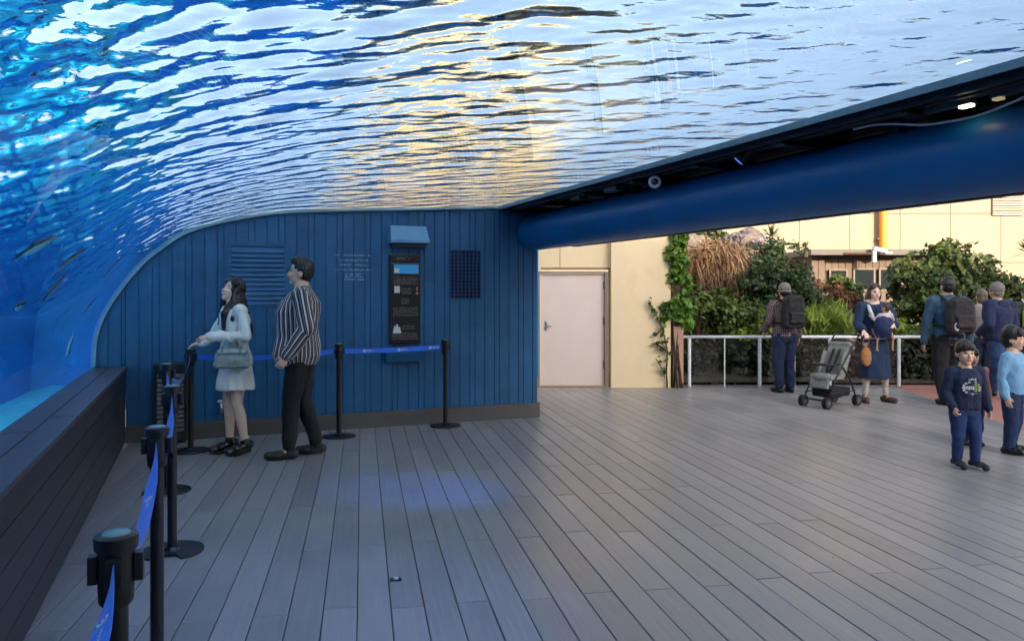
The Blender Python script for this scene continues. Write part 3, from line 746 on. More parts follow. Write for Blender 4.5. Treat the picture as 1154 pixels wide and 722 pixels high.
m_ = MB(o_); hx = dx0+.09; m_.box((hx-.016, YD+.07, .86), (hx+.016, YD+.0745, 1.0)); m_.tube([(hx, YD+.07, .93), (hx, YD+.035, .93), (hx+.085, YD+.032, .93)], .008, 8); m_.ell((hx, YD+.066, 1.0), (.016, .008, .016))
m_.build('handle', M['steel'], dr, auto=50)
for z in (.28, .95, 1.5): MB(o_).box((dx1-.025, YD+.066, z), (dx1-.005, YD+.0745, z+.12)).build('hinge', mat('hinge_brown', (.2, .15, .12), .5), dr)
MB(o_).box((dx0-.03, YD-.06, 0.001), (dx1+.045, YD+.0195, .018)).build('threshold', M['joint'], bd)
# dark roof slab of the canopy of the building is out of view; narrow reddish post
t = empty('corner_post', (bx(764), YD-.02, 0), 0, 'narrow pinkish wooden post at the corner of the cream building', 'post')
MB().box((-.085, -.05, 0), (.07, .05, bz(370))).build('post', mat('pink_wood', (.48, .27, .19), .7, var=.2, vscale=5, stretch=(1, 1, .1)), t, bevel=.006)
MB().box((-.09, -.055, bz(370)+.001), (.075, .055, bz(370)+.03)).build('cap', mat('pink_wood_cap', (.36, .2, .14), .7), t, bevel=.004)

# ================================================================ pale panelled hall far behind
YH = 22.0
hb = empty('panelled_hall', (bx(1000, YH), YH, 0), 0, 'large pale cream panelled hall beyond the garden, lit by low sun', 'building')
oh = (bx(1000, YH), YH, 0)
hz1 = bz(112, YH); hx0, hx1 = bx(560, YH), bx(1400, YH)
m_ = MB(oh); xs = [hx0]
while xs[-1] < hx1: xs.append(xs[-1]+1.42)
zs = [-.1, .9, 2.26, 3.64, 5.0, hz1]
for i in range(len(xs)-1):
    for j in range(len(zs)-1): m_.box((xs[i]+.008, YH, zs[j]+.008), (xs[i+1]-.008, YH+.06, zs[j+1]-.008))
m_.build('wall', M['beige_far'], hb)
m_ = MB(oh); m_.box((hx0, YH+.061, -.1), (xs[-1], YH+7, hz1-.01)); m_.build('core', M['joint'], hb)
m_ = MB(oh); m_.box((hx0-.2, YH-.25, hz1), (xs[-1]+.2, YH+7.2, hz1+.12)); m_.build('roof', mat('roof_edge', (.5, .45, .38), .6), hb)
lx0, lx1, lz0, lz1 = bx(1117, YH), bx(1152, YH), bz(243, YH), bz(212, YH)
m_ = MB(oh); m_.box((lx0, YH-.03, lz0), (lx1, YH-.002, lz1), 0)
for i in range(11):
    z = lz0+(lz1-lz0)*(i+.1)/11; m_.box((lx0+.02, YH-.06, z), (lx1-.02, YH-.031, z+.035), 1)
m_.build('louvre', [mat('louvre_dark', (.18, .14, .10), .8), mat('louvre_blade', (.62, .52, .40), .6)], hb)
m_ = MB(oh); x = bx(992, YH); m_.tube([(x, YH-.16, bz(284, YH)), (x, YH-.16, hz1-.3)], .10, 16)
p_ = m_.build('downpipe', M['orange'], hb, auto=50)
for z in (2.9, 4.2): MB(oh).box((x-.13, YH-.17, z), (x+.13, YH-.002, z+.05)).build('bracket', M['joint'], p_)
# ---- low brown building in front of it
YL = 18.5
lb = empty('low_garden_building', (bx(975, YL), YL, 0), 0, 'low brown slatted building with dark windows and a grey roof behind the garden', 'building')
ol = (bx(975, YL), YL, 0)
m_ = MB(ol); xa, xb, zt = bx(915, YL), bx(1075, YL), bz(288, YL)
wins = [(bx(936, YL), bx(953, YL), bz(318, YL), bz(305, YL)), (bx(963, YL), bx(984, YL), bz(326, YL), bz(304, YL)), (bx(992, YL), bx(1008, YL), bz(326, YL), bz(304, YL))]
x = xa
while x < xb:
    xe = x+.16; mid = x+.08
    hit = [w_ for w_ in wins if w_[0]-.08 < mid < w_[1]+.08]
    if hit: m_.box((x, YL, -.1), (xe-.012, YL+.05, hit[0][2])); m_.box((x, YL, hit[0][3]), (xe-.012, YL+.05, zt))
    else: m_.box((x, YL, -.1), (xe-.012, YL+.05, zt))
    x = xe
m_.build('slatted_wall', mat('brown_slats', (.20, .15, .12), .8, island=.12, var=.1), lb)
MB(ol).box((xa, YL+.0505, -.1), (xb, YL+2.5, zt)).build('core', mat('inner_brown', (.10, .08, .07), .9), lb)
m_ = MB(ol); m_.box((xa-.15, YL-.35, zt+.001), (xb+.1, YL+2.6, zt+.13)); m_.build('roof', mat('grey_roof', (.17, .155, .15), .7), lb)
for w_ in wins:
    f_ = MB(ol); a, b, z0, z1 = w_
    f_.box((a-.04, YL-.03, z0-.04), (b+.04, YL-.001, z0-.001)); f_.box((a-.04, YL-.03, z1+.001), (b+.04, YL-.001, z1+.04)); f_.box((a-.04, YL-.03, z0), (a-.001, YL-.001, z1)); f_.box((b+.001, YL-.03, z0), (b+.04, YL-.001, z1))
    wo = f_.build('window', mat('window_frame', (.24, .19, .15), .6), lb)
    MB(ol).box((a, YL-.02, z0), (b, YL-.012, z1)).build('pane', M['glass_dark'], wo)
t = empty('floodlight', (bx(985, YL-.5), YL-.5, bz(283, YL-.5)), 0, 'white floodlight on the grey roof edge of the low brown building', 'lamp')
MB().cbox((.12, 0, .03), (.30, .16, .09), rot=Matrix.Rotation(R(14), 3, 'Y')).build('head', M['white'], t, bevel=.02)
MB().box((-.04, -.04, -.25), (.04, .04, .0)).build('stem', M['alu'], t)
MB().cbox((.30, -.02, -.04), (.16, .16, .04)).build('visor', M['white'], t, bevel=.01)
MB().tube([(-.7, 0, -.06), (-.04, 0, -.06)], .03, 8).build('arm', M['bark'], t)

# ---- sunlit tower seen through the water
YT = 70
TWM = [mat('tower_cream', (.72, .48, .20), .7, var=.05, vscale=.2), mat('tower_cream_pale', (.60, .49, .31), .7, var=.05, vscale=.2), mat('tower_tan', (.66, .48, .25), .7, var=.05, vscale=.2)]
TGL = mat('tower_glass', (.16, .20, .27), .25)
for k_, (pa, pb, zt, mi_, lab) in enumerate(((305, 372, 30, 1, 'slim pale tower at the left of the skyline seen through the rippling water'), (386, 462, 36, 0, 'tall golden sunlit tower seen broken up through the rippling water'), (474, 520, 29, 2, 'shorter tan tower between two taller ones seen through the water'),
                                       (530, 592, 33, 0, 'golden sunlit tower at the right of the skyline seen through the water'), (615, 690, 21, 1, 'pale block lower than the golden towers seen through the water'), (705, 800, 17, 2, 'low tan block at the right of the skyline seen through the water'))):
    yt = YT+k_*3
    tw = empty('tower', (bx((pa+pb)/2, yt), yt, 0), 0, lab, 'building', 'towers of the skyline'); ot = tuple(tw.location)
    xa, xb = bx(pa, yt), bx(pb, yt)
    MB(ot).box((xa, yt, -.1), (xb, yt+12, zt)).build('wall', TWM[mi_], tw)
    MB(ot).box((xa+.5, yt+.5, zt+.001), (xb-.5, yt+11, zt+1.5)).build('roof', mat('tower_roof', (.4, .38, .36), .8), tw)
    nb_ = int(zt/3.1)
    for j in range(nb_):
        MB(ot).box((xa+.5, yt-.15, 2.2+j*3.0), (xb-.5-(.9 if j % 3 == k_ % 3 else 0), yt-.001, 3.0+j*3.0)).build('window_band', TGL, tw)
# ---- unseen building added behind the camera to keep the sun off deck and garden
YB = -26
bk = empty('sun_blocker', (0, YB, 0), 0, 'unseen grey building added behind the viewer to shade the deck', 'building')
MB((0, YB, 0)).box((-60, YB-12, -.1), (75, YB, 15.2)).build('wall', mat('back_concrete', (.40, .36, .32), .8, var=.1, vscale=.3), bk)
wb = MB((0, YB, 0))
for j in range(4):
    for i in range(40): wb.box((-58+i*3.3, YB+.001, 1.2+j*3.4), (-56.3+i*3.3, YB+.05, 2.9+j*3.4))
o = wb.build('windows', M['glass_dark'], bk); tag(o, kind='stuff')

# ================================================================ garden
bedm = M['soil']
gb = MB(); gx = [2.45, 3.4, 4.5, 6.35, 9.5, 14]
rows = [(12.28, .03), (12.7, .10), (13.5, .35), (14.6, .75), (16, 1.05), (18.2, 1.2)]
vs = []
for y, z in rows:
    for x in np.linspace(2.45, 15, 26):
        k = 1.0 if x < 5.2 else max(.25, 1-(x-5.2)/3.0)
        vs.append((x, y, z*k+.06*noise.noise(Vector((x*1.3, y*1.3, 0)))))
n = 26
gb.add(vs, [(j*n+i, j*n+i+1, (j+1)*n+i+1, (j+1)*n+i) for j in range(len(rows)-1) for i in range(n-1)])
tag(gb.build('garden_bed', bedm, smooth=True, fix=False), kind='structure')
# low kerb wall of the bed
t = tag(MB().box((2.46, 12.262, -.1), (15, 12.34, -.02)).build('bed_edging', mat('stone_edging', (.22, .19, .17), .85, var=.2, vscale=6, bump=.4, bscale=20), bevel=.01), 'low dark stone edging at the foot of the planting bed', 'edging')

def leaves(mb, n, centre, rad, size, shape='oval', up=0.0, shell=.55, dens=None):
    c = np.array(centre); r = np.array(rad)
    for _ in range(n):
        d = rng.normal(size=3); d /= np.linalg.norm(d)
        q = d*(shell+(1-shell)*rng.random()**.6) if rng.random() < .8 else d*rng.random()
        bump = 1+.28*noise.noise(Vector((d[0]*2.3+c[0], d[1]*2.3+c[1], d[2]*2.3+c[2])))*1.6
        p = c+q*r*bump
        if noise.noise(Vector(p*2.6)) < -.22: continue
        s = size*rng.uniform(.45, 1.6)
        nrm = d*.6+rng.normal(size=3)*.55+np.array([0, -.1, .45]); nrm /= np.linalg.norm(nrm)
        a = rng.normal(size=3)+np.array([0, 0, up*3]); a -= nrm*a.dot(nrm); a /= np.linalg.norm(a); b = np.cross(nrm, a)
        if shape == 'oval':
            w_ = s*.42
            pts = [p-a*s*.5, p-a*.15*s+b*w_, p+a*s*.55, p-a*.15*s-b*w_]
            fold = nrm*s*.10; pts[1] = pts[1]+fold; pts[3] = pts[3]+fold
            mb.add(pts, [(0, 1, 2), (0, 2, 3)])
        elif shape == 'blade':
            w_ = s*.055
            mb.add([p-b*w_, p+b*w_, p+a*s+nrm*s*.15], [(0, 1, 2)])
        else:
            w_ = s*.22
            mb.add([p-a*s*.5, p+b*w_, p+a*s*.5, p-b*w_], [(0, 1, 2), (0, 2, 3)])
def shrub(name, label, cat, px, py, t, clumps, n, size, lm, group=None, shape='oval', stems=5, base_z=None, up=0, trunk=None):
    """clumps: list of (px,py,dt,rx,rz,ry) in pixels/metres around depth t"""
    base = P(px, py, t)
    if base_z is not None: base.z = base_z
    th = empty(name, base, 0, label, cat, group)
    m_ = MB(base); tot = sum(c[3]*c[4] for c in clumps)
    for (cx, cy, dt, rx, rz, ry) in clumps:
        c_ = P(cx, cy, t+dt); k = (t+dt)/F
        leaves(m_, max(10, int(n*rx*rz/tot)), c_, (rx*k, ry, rz*k), size, shape, up)
    m_.build('crown' if trunk else 'foliage', lm, th, fix=False)
    s = MB(base)
    for i, (cx, cy, dt, rx, rz, ry) in enumerate(clumps):
        c_ = P(cx, cy, t+dt)
        if trunk:
            mid = base+Vector((0, 0, (c_.z-base.z)*.45)); r0 = trunk
            pts = [base+Vector((0, 0, -.1)), mid+Vector((random.uniform(-.04, .04), 0, 0)), (mid+c_)/2+Vector((random.uniform(-.08, .08), 0, .03)), c_]
            s.tube(pts, [r0, r0*.7, r0*.35, r0*.1], 7)
            for q in range(4): s.tube([(mid+c_)/2, c_+Vector((random.uniform(-1, 1)*rx*.7*t/F, random.uniform(-.2, .2), random.uniform(-.3, .8)*rz*t/F))], [r0*.25, r0*.06], 5)
        else:
            for q in range(stems):
                s.tube([base+Vector((random.uniform(-.1, .1), random.uniform(-.1, .1), -.05)), (base+c_)/2+Vector((random.uniform(-.1, .1), 0, .05)), c_+Vector((random.uniform(-1, 1)*rx*.6*t/F, random.uniform(-.15, .15), random.uniform(-.5, .6)*rz*t/F))], [.016, .010, .004], 5)
    s.build('trunk' if trunk else 'stems', M['bark'], th, smooth=True)
    return th
LG = leaf_mat('ivy_leaf', (.055, .14, .012), (.16, .30, .03)); LD = leaf_mat('dark_leaf', (.018, .045, .015), (.05, .105, .03)); LM = leaf_mat('mid_leaf', (.045, .085, .015), (.13, .19, .035))
LO = leaf_mat('olive_leaf', (.05, .09, .02), (.14, .18, .05)); LY = leaf_mat('lime_leaf', (.14, .22, .02), (.32, .38, .05)); LR = leaf_mat('russet_leaf', (.16, .06, .03), (.30, .14, .07))
LB = leaf_mat('straw', (.15, .075, .045), (.42, .29, .18), rough=.8); LP = leaf_mat('lilac_grey', (.22, .20, .26), (.42, .38, .45)); LH = leaf_mat('hedge_leaf', (.015, .028, .012), (.05, .075, .03))
LS = leaf_mat('spiky_leaf', (.07, .10, .03), (.20, .24, .08))
PLG = 'plants in the bed behind the railing'
# climbing ivy on the corner of the building, hanging from above
shrub('climbing_ivy', 'bright green ivy column climbing the corner of the cream building', 'plant', 764, 434, 11.9,
      [(764, 265, 0, 13, 14, .14), (762, 290, 0, 14, 18, .15), (765, 318, 0, 15, 18, .15), (762, 345, .05, 17, 20, .17), (768, 362, .1, 14, 14, .16), (752, 352, -.02, 8, 12, .06)], 1500, .085, LG, stems=2, base_z=0)
# thin climbing stem with few leaves on the wall
st = empty('wall_creeper', P(752, 436, 11.85), 0, 'thin bare creeper with a few leaves climbing the cream wall', 'plant')
b0 = st.location.copy(); s = MB(b0); lf = MB(b0)
path = [P(752, 438, 11.84), P(751, 420, 11.84), P(752, 395, 11.84), P(747, 370, 11.84), P(738, 352, 11.84), P(731, 338, 11.84)]
br = [[path[2], P(744, 390, 11.83), P(738, 387, 11.83)], [path[3], P(752, 352, 11.84), P(748, 340, 11.84)], [path[1], P(744, 412, 11.83), P(739, 404, 11.83)], [path[3], P(738, 378, 11.83)]]
for p_ in [path]+br:
    s.tube([p-b0+b0 for p in p_], [.014*(1-.7*i/len(p_)) for i in range(len(p_))], 6)
    for i in range(len(p_)-1):
        for q in range(9):
            if p_ is path and i < 2 and q > 1: continue
            c_ = p_[i].lerp(p_[i+1], random.random())+Vector((random.uniform(-.05, .05), random.uniform(-.05, 0), random.uniform(-.05, .05)))
            leaves(lf, 1, c_, (.01, .01, .01), .075)
s.build('stem', M['bark'], st, smooth=True); lf.build('foliage', LM, st, fix=False)
# rocks
def rock(px, py, t, r, label, seed):
    b = bmesh.new(); bmesh.ops.create_icosphere(b, subdivisions=4, radius=1)
    for v in b.verts:
        d = v.co.copy(); k = 1+.30*noise.noise(d*1.2+Vector((seed, 0, 0)))+.12*noise.noise(d*3.1+Vector((0, seed, 0)))+.05*noise.noise(d*8+Vector((0, seed, 0)))
        c_ = noise.cell_vector(d*1.4+Vector((seed, 3, 1))) ; k += .04*c_.x
        v.co = Vector((d.x*r[0], d.y*r[1], d.z*r[2]))*k
    me = bpy.data.meshes.new('rock'); b.to_mesh(me); b.free(); me.materials.append(M['rock'])
    me.polygons.foreach_set('use_smooth', [True]*len(me.polygons)); me.set_sharp_from_angle(angle=R(28))
    o = bpy.data.objects.new('boulder', me); COL.objects.link(o); o.location = P(px, py, t)
    tag(o, label, 'boulder', 'boulders on the planted mound')
rock(775, 282, 14.6, (.45, .35, .32), 'tan boulder beside the ivy at the top of the mound', 1)
rock(806, 276, 15.2, (.50, .4, .22), 'flat grey boulder in the middle of the mound top', 4)
rock(840, 282, 15.0, (.50, .4, .38), 'lilac grey boulder at the right of the mound top', 7)
rock(800, 330, 14.4, (.9, .5, .8), 'large brown boulder under the dry grass', 9)
rock(880, 345, 15.4, (.8, .4, .45), 'large shaded boulder behind the round green shrub', 11)
rock(760, 330, 14.6, (.5, .5, .9), 'upright boulder behind the ivy column', 14)
rock(925, 356, 15.4, (.8, .4, .35), 'low brown boulder beside the russet shrub', 17)
# dry grass hanging
dg = empty('dry_grass_clump', P(812, 330, 13.9), 0, 'big clump of dry straw coloured grass hanging over the boulders', 'grass clump')
m_ = MB(dg.location)
for (cx, cy, nn, sp) in ((800, 292, 420, .55), (824, 300, 380, .45), (795, 315, 300, .5), (836, 318, 200, .4), (815, 325, 260, .5)):
    c0 = P(cx, cy, 13.8)
    for i in range(nn):
        a = rng.uniform(0, 2*math.pi); l = rng.uniform(.3, .8); o1 = c0+Vector((rng.normal()*.17, rng.normal()*.12, rng.normal()*.12))
        d = Vector((math.cos(a)*sp*rng.uniform(.3, 1.3), math.sin(a)*sp*.6-.15, rng.normal()*.10)); w_ = .006
        pts = [o1, o1+d*l*.5+Vector((0, 0, .14*l)), o1+d*l+Vector((0, 0, -.10*l)), o1+d*l*1.3+Vector((0, 0, -.42*l))]
        sd_ = Vector((-d.y, d.x, .3)).normalized()*w_
        m_.add([p+q for p in pts[:3] for q in (sd_, -sd_)]+[pts[3]], [(0, 1, 3, 2), (2, 3, 5, 4), (4, 5, 6)])
for (cx, cy, rx, rz) in ((800, 290, 22, 16), (824, 300, 22, 20), (798, 315, 24, 18), (830, 322, 20, 16)): leaves(m_, 900, P(cx, cy, 13.75), (rx*13.75/F, .28, rz*13.75/F), .24, 'blade', up=-.15)
m_.build('blades', LB, dg, fix=False)
shrub('round_shrub', 'round dark green shrub with narrow leaves left of the hatted man', 'shrub', 872, 365, 13.6,
      [(870, 305, 0, 36, 32, .45), (850, 325, -.2, 24, 26, .4), (890, 322, -.1, 28, 28, .4), (878, 284, .1, 26, 16, .35), (898, 342, -.2, 20, 20, .3), (862, 345, -.2, 24, 18, .3)], 7500, .085, LD, PLG, 'needle', base_z=.4)
shrub('lilac_bush', 'small lilac grey bush on top of the mound beside the spiky palm', 'shrub', 832, 285, 14.6, [(846, 268, 0, 20, 9, .3), (826, 270, 0, 12, 7, .25)], 700, .06, LP, PLG)
shrub('hilltop_bush', 'dark bush at the top of the mound right beside the ivy column', 'shrub', 798, 280, 14.9, [(800, 266, 0, 20, 9, .3), (816, 270, 0, 12, 7, .25)], 700, .07, LO, PLG)
shrub('leafy_shrub', 'bushy shrub with broad light green leaves below the dry grass', 'shrub', 800, 400, 12.9,
      [(790, 352, .1, 26, 20, .3), (815, 358, 0, 26, 20, .3), (838, 352, 0, 22, 18, .3), (780, 335, .3, 16, 14, .25), (850, 366, -.1, 14, 14, .25), (812, 338, .25, 20, 12, .25)], 4600, .075, LM, PLG, base_z=.15)
shrub('low_lime_plant', 'low lime green plant behind the rail next to the hatted man', 'shrub', 857, 400, 12.7, [(858, 372, 0, 16, 12, .25), (840, 378, 0, 12, 8, .2)], 500, .08, LY, PLG, base_z=.2)
shrub('feathery_grass', 'bright feathery yellow green grass between the hatted man and the woman', 'grass clump', 928, 395, 12.9,
      [(915, 368, 0, 18, 18, .3), (935, 362, .2, 22, 20, .3), (950, 372, 0, 14, 14, .25)], 2600, .16, LY, PLG, 'blade', up=.8, base_z=.2)
shrub('russet_shrub', 'russet leaved shrub in front of the low brown building', 'shrub', 935, 355, 14.6, [(930, 330, 0, 24, 14, .3), (950, 338, 0, 20, 10, .3), (912, 322, .2, 12, 10, .3)], 1500, .09, LR, PLG, 'needle', base_z=.6)
shrub('dark_shrub', 'dark loose shrub between the round shrub and the russet shrub', 'shrub', 915, 370, 14.4, [(905, 338, 0, 20, 18, .35), (922, 348, 0, 20, 14, .3), (900, 318, .2, 14, 12, .3), (890, 355, 0, 18, 14, .3)], 1900, .08, LD, PLG, base_z=.5)
shrub('olive_shrub', 'grey green shrub under the windows of the low brown building', 'shrub', 952, 360, 15.3, [(945, 322, 0, 16, 12, .35), (962, 332, 0, 14, 14, .3), (960, 350, 0, 12, 12, .3)], 1300, .09, LO, PLG, base_z=.7)
for i, (px, t, lab) in enumerate(((1012, 13.0, 'low leafy plant behind the rail right beside the woman with the baby'), (1040, 12.8, 'low leafy plant behind the rail at the elbow of the man in denim'), (985, 13.2, 'low leafy plant behind the woman with the baby'))):
    shrub('low_garden_plant', lab, 'plant', px, 400, t, [(px, 376, 0, 18, 14, .3), (px+8, 368, .2, 12, 9, .2)], 600, .085, (LY, LM, LO)[i], PLG, base_z=.15)
# the tree on the right: several limbs, loose leaf clumps
shrub('broadleaf_tree', 'spreading broadleaf tree with dense green crown on the right', 'tree', 1062, 425, 13.8,
      [(1045, 300, 0, 26, 20, .5), (1072, 290, .1, 26, 20, .5), (1018, 308, -.1, 16, 16, .4), (1095, 306, 0, 26, 20, .5), (1030, 335, -.2, 28, 26, .5), (1065, 330, -.3, 32, 30, .6), (1100, 332, -.1, 30, 22, .5), (1125, 318, 0, 20, 12, .4), (1045, 365, -.2, 30, 26, .5), (1085, 362, 0, 30, 26, .5),
       (1122, 348, .2, 26, 20, .5), (1140, 330, .3, 14, 14, .4), (1015, 330, 0, 12, 10, .3), (1052, 282, 0, 12, 9, .3)], 11000, .09, LO, None, trunk=.10, base_z=.1)
shrub('screening_shrub', 'dark green shrub filling the gap behind the man in the navy hooded jacket', 'shrub', 1150, 420, 14.0, [(1140, 372, 0, 30, 30, .5), (1165, 350, 0, 26, 30, .5), (1190, 370, 0, 26, 30, .5), (1120, 400, 0, 30, 26, .4), (1090, 402, 0, 24, 20, .4)], 5000, .085, LM, PLG, base_z=.1)
# dark hedge behind the rail
for i, (px, lab) in enumerate(((795, 'dark low hedge behind the rail below the leafy shrub'), (850, 'dark low hedge behind the rail left of the hatted man'), (905, 'dark low hedge behind the rail between hatted man and pushchair'), (960, 'dark low hedge behind the pushchair'), (1015, 'dark low hedge behind the right end of the rail'), (1066, 'dark low hedge beyond the right end of the rail'))):
    shrub('hedge', lab, 'hedge', px, 436, 12.75, [(px-12, 405, 0, 20, 22, .2), (px+12, 405, 0, 20, 22, .2), (px, 426, 0, 34, 14, .2), (px, 390, .05, 30, 12, .18)], 2600, .065, LH, 'dark hedges behind the railing', base_z=.02)
# spiky palms
def spiky(px, py, t, r, label, n=46, trunk=.25):
    b_ = P(px, py, t); th = empty('spiky_palm', b_-Vector((0, 0, trunk)), 0, label, 'palm')
    m_ = MB(b_-Vector((0, 0, trunk)))
    for i in range(n):
        a = rng.uniform(0, 2*math.pi); e = rng.uniform(-.3, 1.4); d = Vector((math.cos(a)*math.cos(e), math.sin(a)*math.cos(e), math.sin(e)))
        sd_ = d.cross(Vector((0, 0, 1))).normalized()*.018; tip = b_+d*r*rng.uniform(.7, 1.1)+Vector((0, 0, -.1*r)); mid = b_+d*r*.5
        m_.add([b_-sd_*.6, b_+sd_*.6, mid+sd_, tip, mid-sd_], [(0, 1, 2, 4), (4, 2, 3)])
    m_.build('fronds', LS, th, fix=False)
    MB().tube([(0, 0, -.05), (0, 0, trunk)], [.05, .04], 8).build('trunk', M['bark'], th)
spiky(869, 266, 14.9, .34, 'small spiky palm standing on the mound above the round shrub')
spiky(1160, 285, 14.2, .45, 'spiky palm at the right border beyond the tree', trunk=.6)
spiky(908, 279, 16.5, .2, 'tiny spiky plant beside the roof of the low building', 20, .15)

# ================================================================ railing
YR = 11.95
rl = empty('railing', (bx(900, YR), YR, 0), 0, 'white tubular railing with clear panels in front of the planting', 'railing')
orr = (bx(900, YR), YR, 0); zr = bz(379.5, YR)
xa, xb = bx(766, YR), bx(1040, YR)
MB(orr).tube([(xa, YR, zr), (xb, YR, zr)], .024, 14).build('handrail', M['alu'], rl, smooth=True)
posts = [777, 856, 935, 1013]
for px in posts:
    x = bx(px, YR); p_ = MB(orr).tube([(x, YR, 0), (x, YR, zr-.02)], .026, 14).build('post', M['alu'], rl, auto=50)
    MB(orr).lathe([(.05, 0), (.05, .012), (.03, .014)], (x, YR, .001), 16).build('base', M['steel'], p_)
gl = bpy.data.materials.new('clear_panel'); nt, N, L = nodes(gl); o_ = N.new('ShaderNodeOutputMaterial'); mx = N.new('ShaderNodeMixShader'); tr = N.new('ShaderNodeBsdfTransparent'); gg = N.new('ShaderNodeBsdfGlossy'); gg.inputs['Roughness'].default_value = .05
fn = N.new('ShaderNodeFresnel'); fn.inputs[0].default_value = 1.45; L.new(fn.outputs[0], mx.inputs[0]); L.new(tr.outputs[0], mx.inputs[1]); L.new(gg.outputs[0], mx.inputs[2]); L.new(mx.outputs[0], o_.inputs[0]); tr.inputs[0].default_value = (.86, .9, .9, 1)
for a, b in zip(posts[:-1], posts[1:]):
    x0, x1_ = bx(a, YR)+.05, bx(b, YR)-.05; mid = (x0+x1_)/2
    for q0_, q1_ in ((x0, mid-.01), (mid+.01, x1_)):
        MB(orr).box((q0_, YR-.004, .08), (q1_, YR+.004, zr-.06)).build('clear_panel', gl, rl)
    MB(orr).box((mid-.008, YR-.01, 0), (mid+.008, YR+.01, zr-.024)).build('mullion', M['alu'], rl)
# ================================================================ deck stud
pt = G(446, 653)
t = empty('deck_stud', pt+Vector((0, 0, .001)), PA, 'small metal stud plate set in the deck boards', 'deck stud')
MB().box((-.028, -.018, 0), (.028, .018, .006)).build('plate', M['black_steel'], t, bevel=.002)
MB().lathe([(.013, .006), (.012, .012), (.006, .014)], n=14).build('dome', mat('stud_glass', (.55, .62, .6), .15), t, auto=60)

# ================================================================ rope stanchions
beltm = mat('belt_blue', (.006, .15, .80), .42, var=.06, sheen=.3)
def stanchion(pos, label, rotz=0, split=False):
    t = empty('stanchion', pos, rotz, label, 'stanchion', 'black belt stanchions')
    if split:                                                       # base with a notch cut out of its rim
        pts = []; n = 48; r = .17
        for i in range(n):
            a = 2*math.pi*i/n; rr = r-(.075 if abs((a-math.pi*1.5+math.pi)%(2*math.pi)-math.pi) < .42 else 0); pts.append((rr*math.cos(a), rr*math.sin(a)))
        b = MB(); b.prism(pts, 0, .012, axis='z'); b.lathe([(.045, .012), (.035, .03)], n=20)
    else:
        b = MB(); b.lathe([(.168, 0), (.17, .006), (.166, .012), (.05, .018), (.034, .032)], n=40)
    b.build('base', M['black_plastic'], t, auto=40)
    MB().lathe([(.0255, .02), (.0255, .83)], n=24).build('pole', mat('pole_black', (.012, .012, .014), .28) if 'pole_black' not in bpy.data.materials else bpy.data.materials['pole_black'], t, auto=50)
    h = MB(); h.lathe([(.028, .78), (.036, .79), (.038, .83), (.038, .905), (.045, .907), (.046, .935), (.040, .94)], n=28)
    head = h.build('head', M['black_plastic'], t, auto=40)
    for k in range(4):
        a = k*math.pi/2; c_ = MB(); c_.cbox((.046*math.cos(a), .046*math.sin(a), .865), (.02 if k % 2 == 0 else .034, .034 if k % 2 == 0 else .02, .062)); c_.build('clip', M['black_plastic'], head, bevel=.003)
    MB().lathe([(.030, .940), (.028, .9435), (.01, .944)], n=24).build('cap_disc', mat('cap_disc', (.16, .30, .33), .35) if 'cap_disc' not in bpy.data.materials else bpy.data.materials['cap_disc'], head, auto=60)
    return t
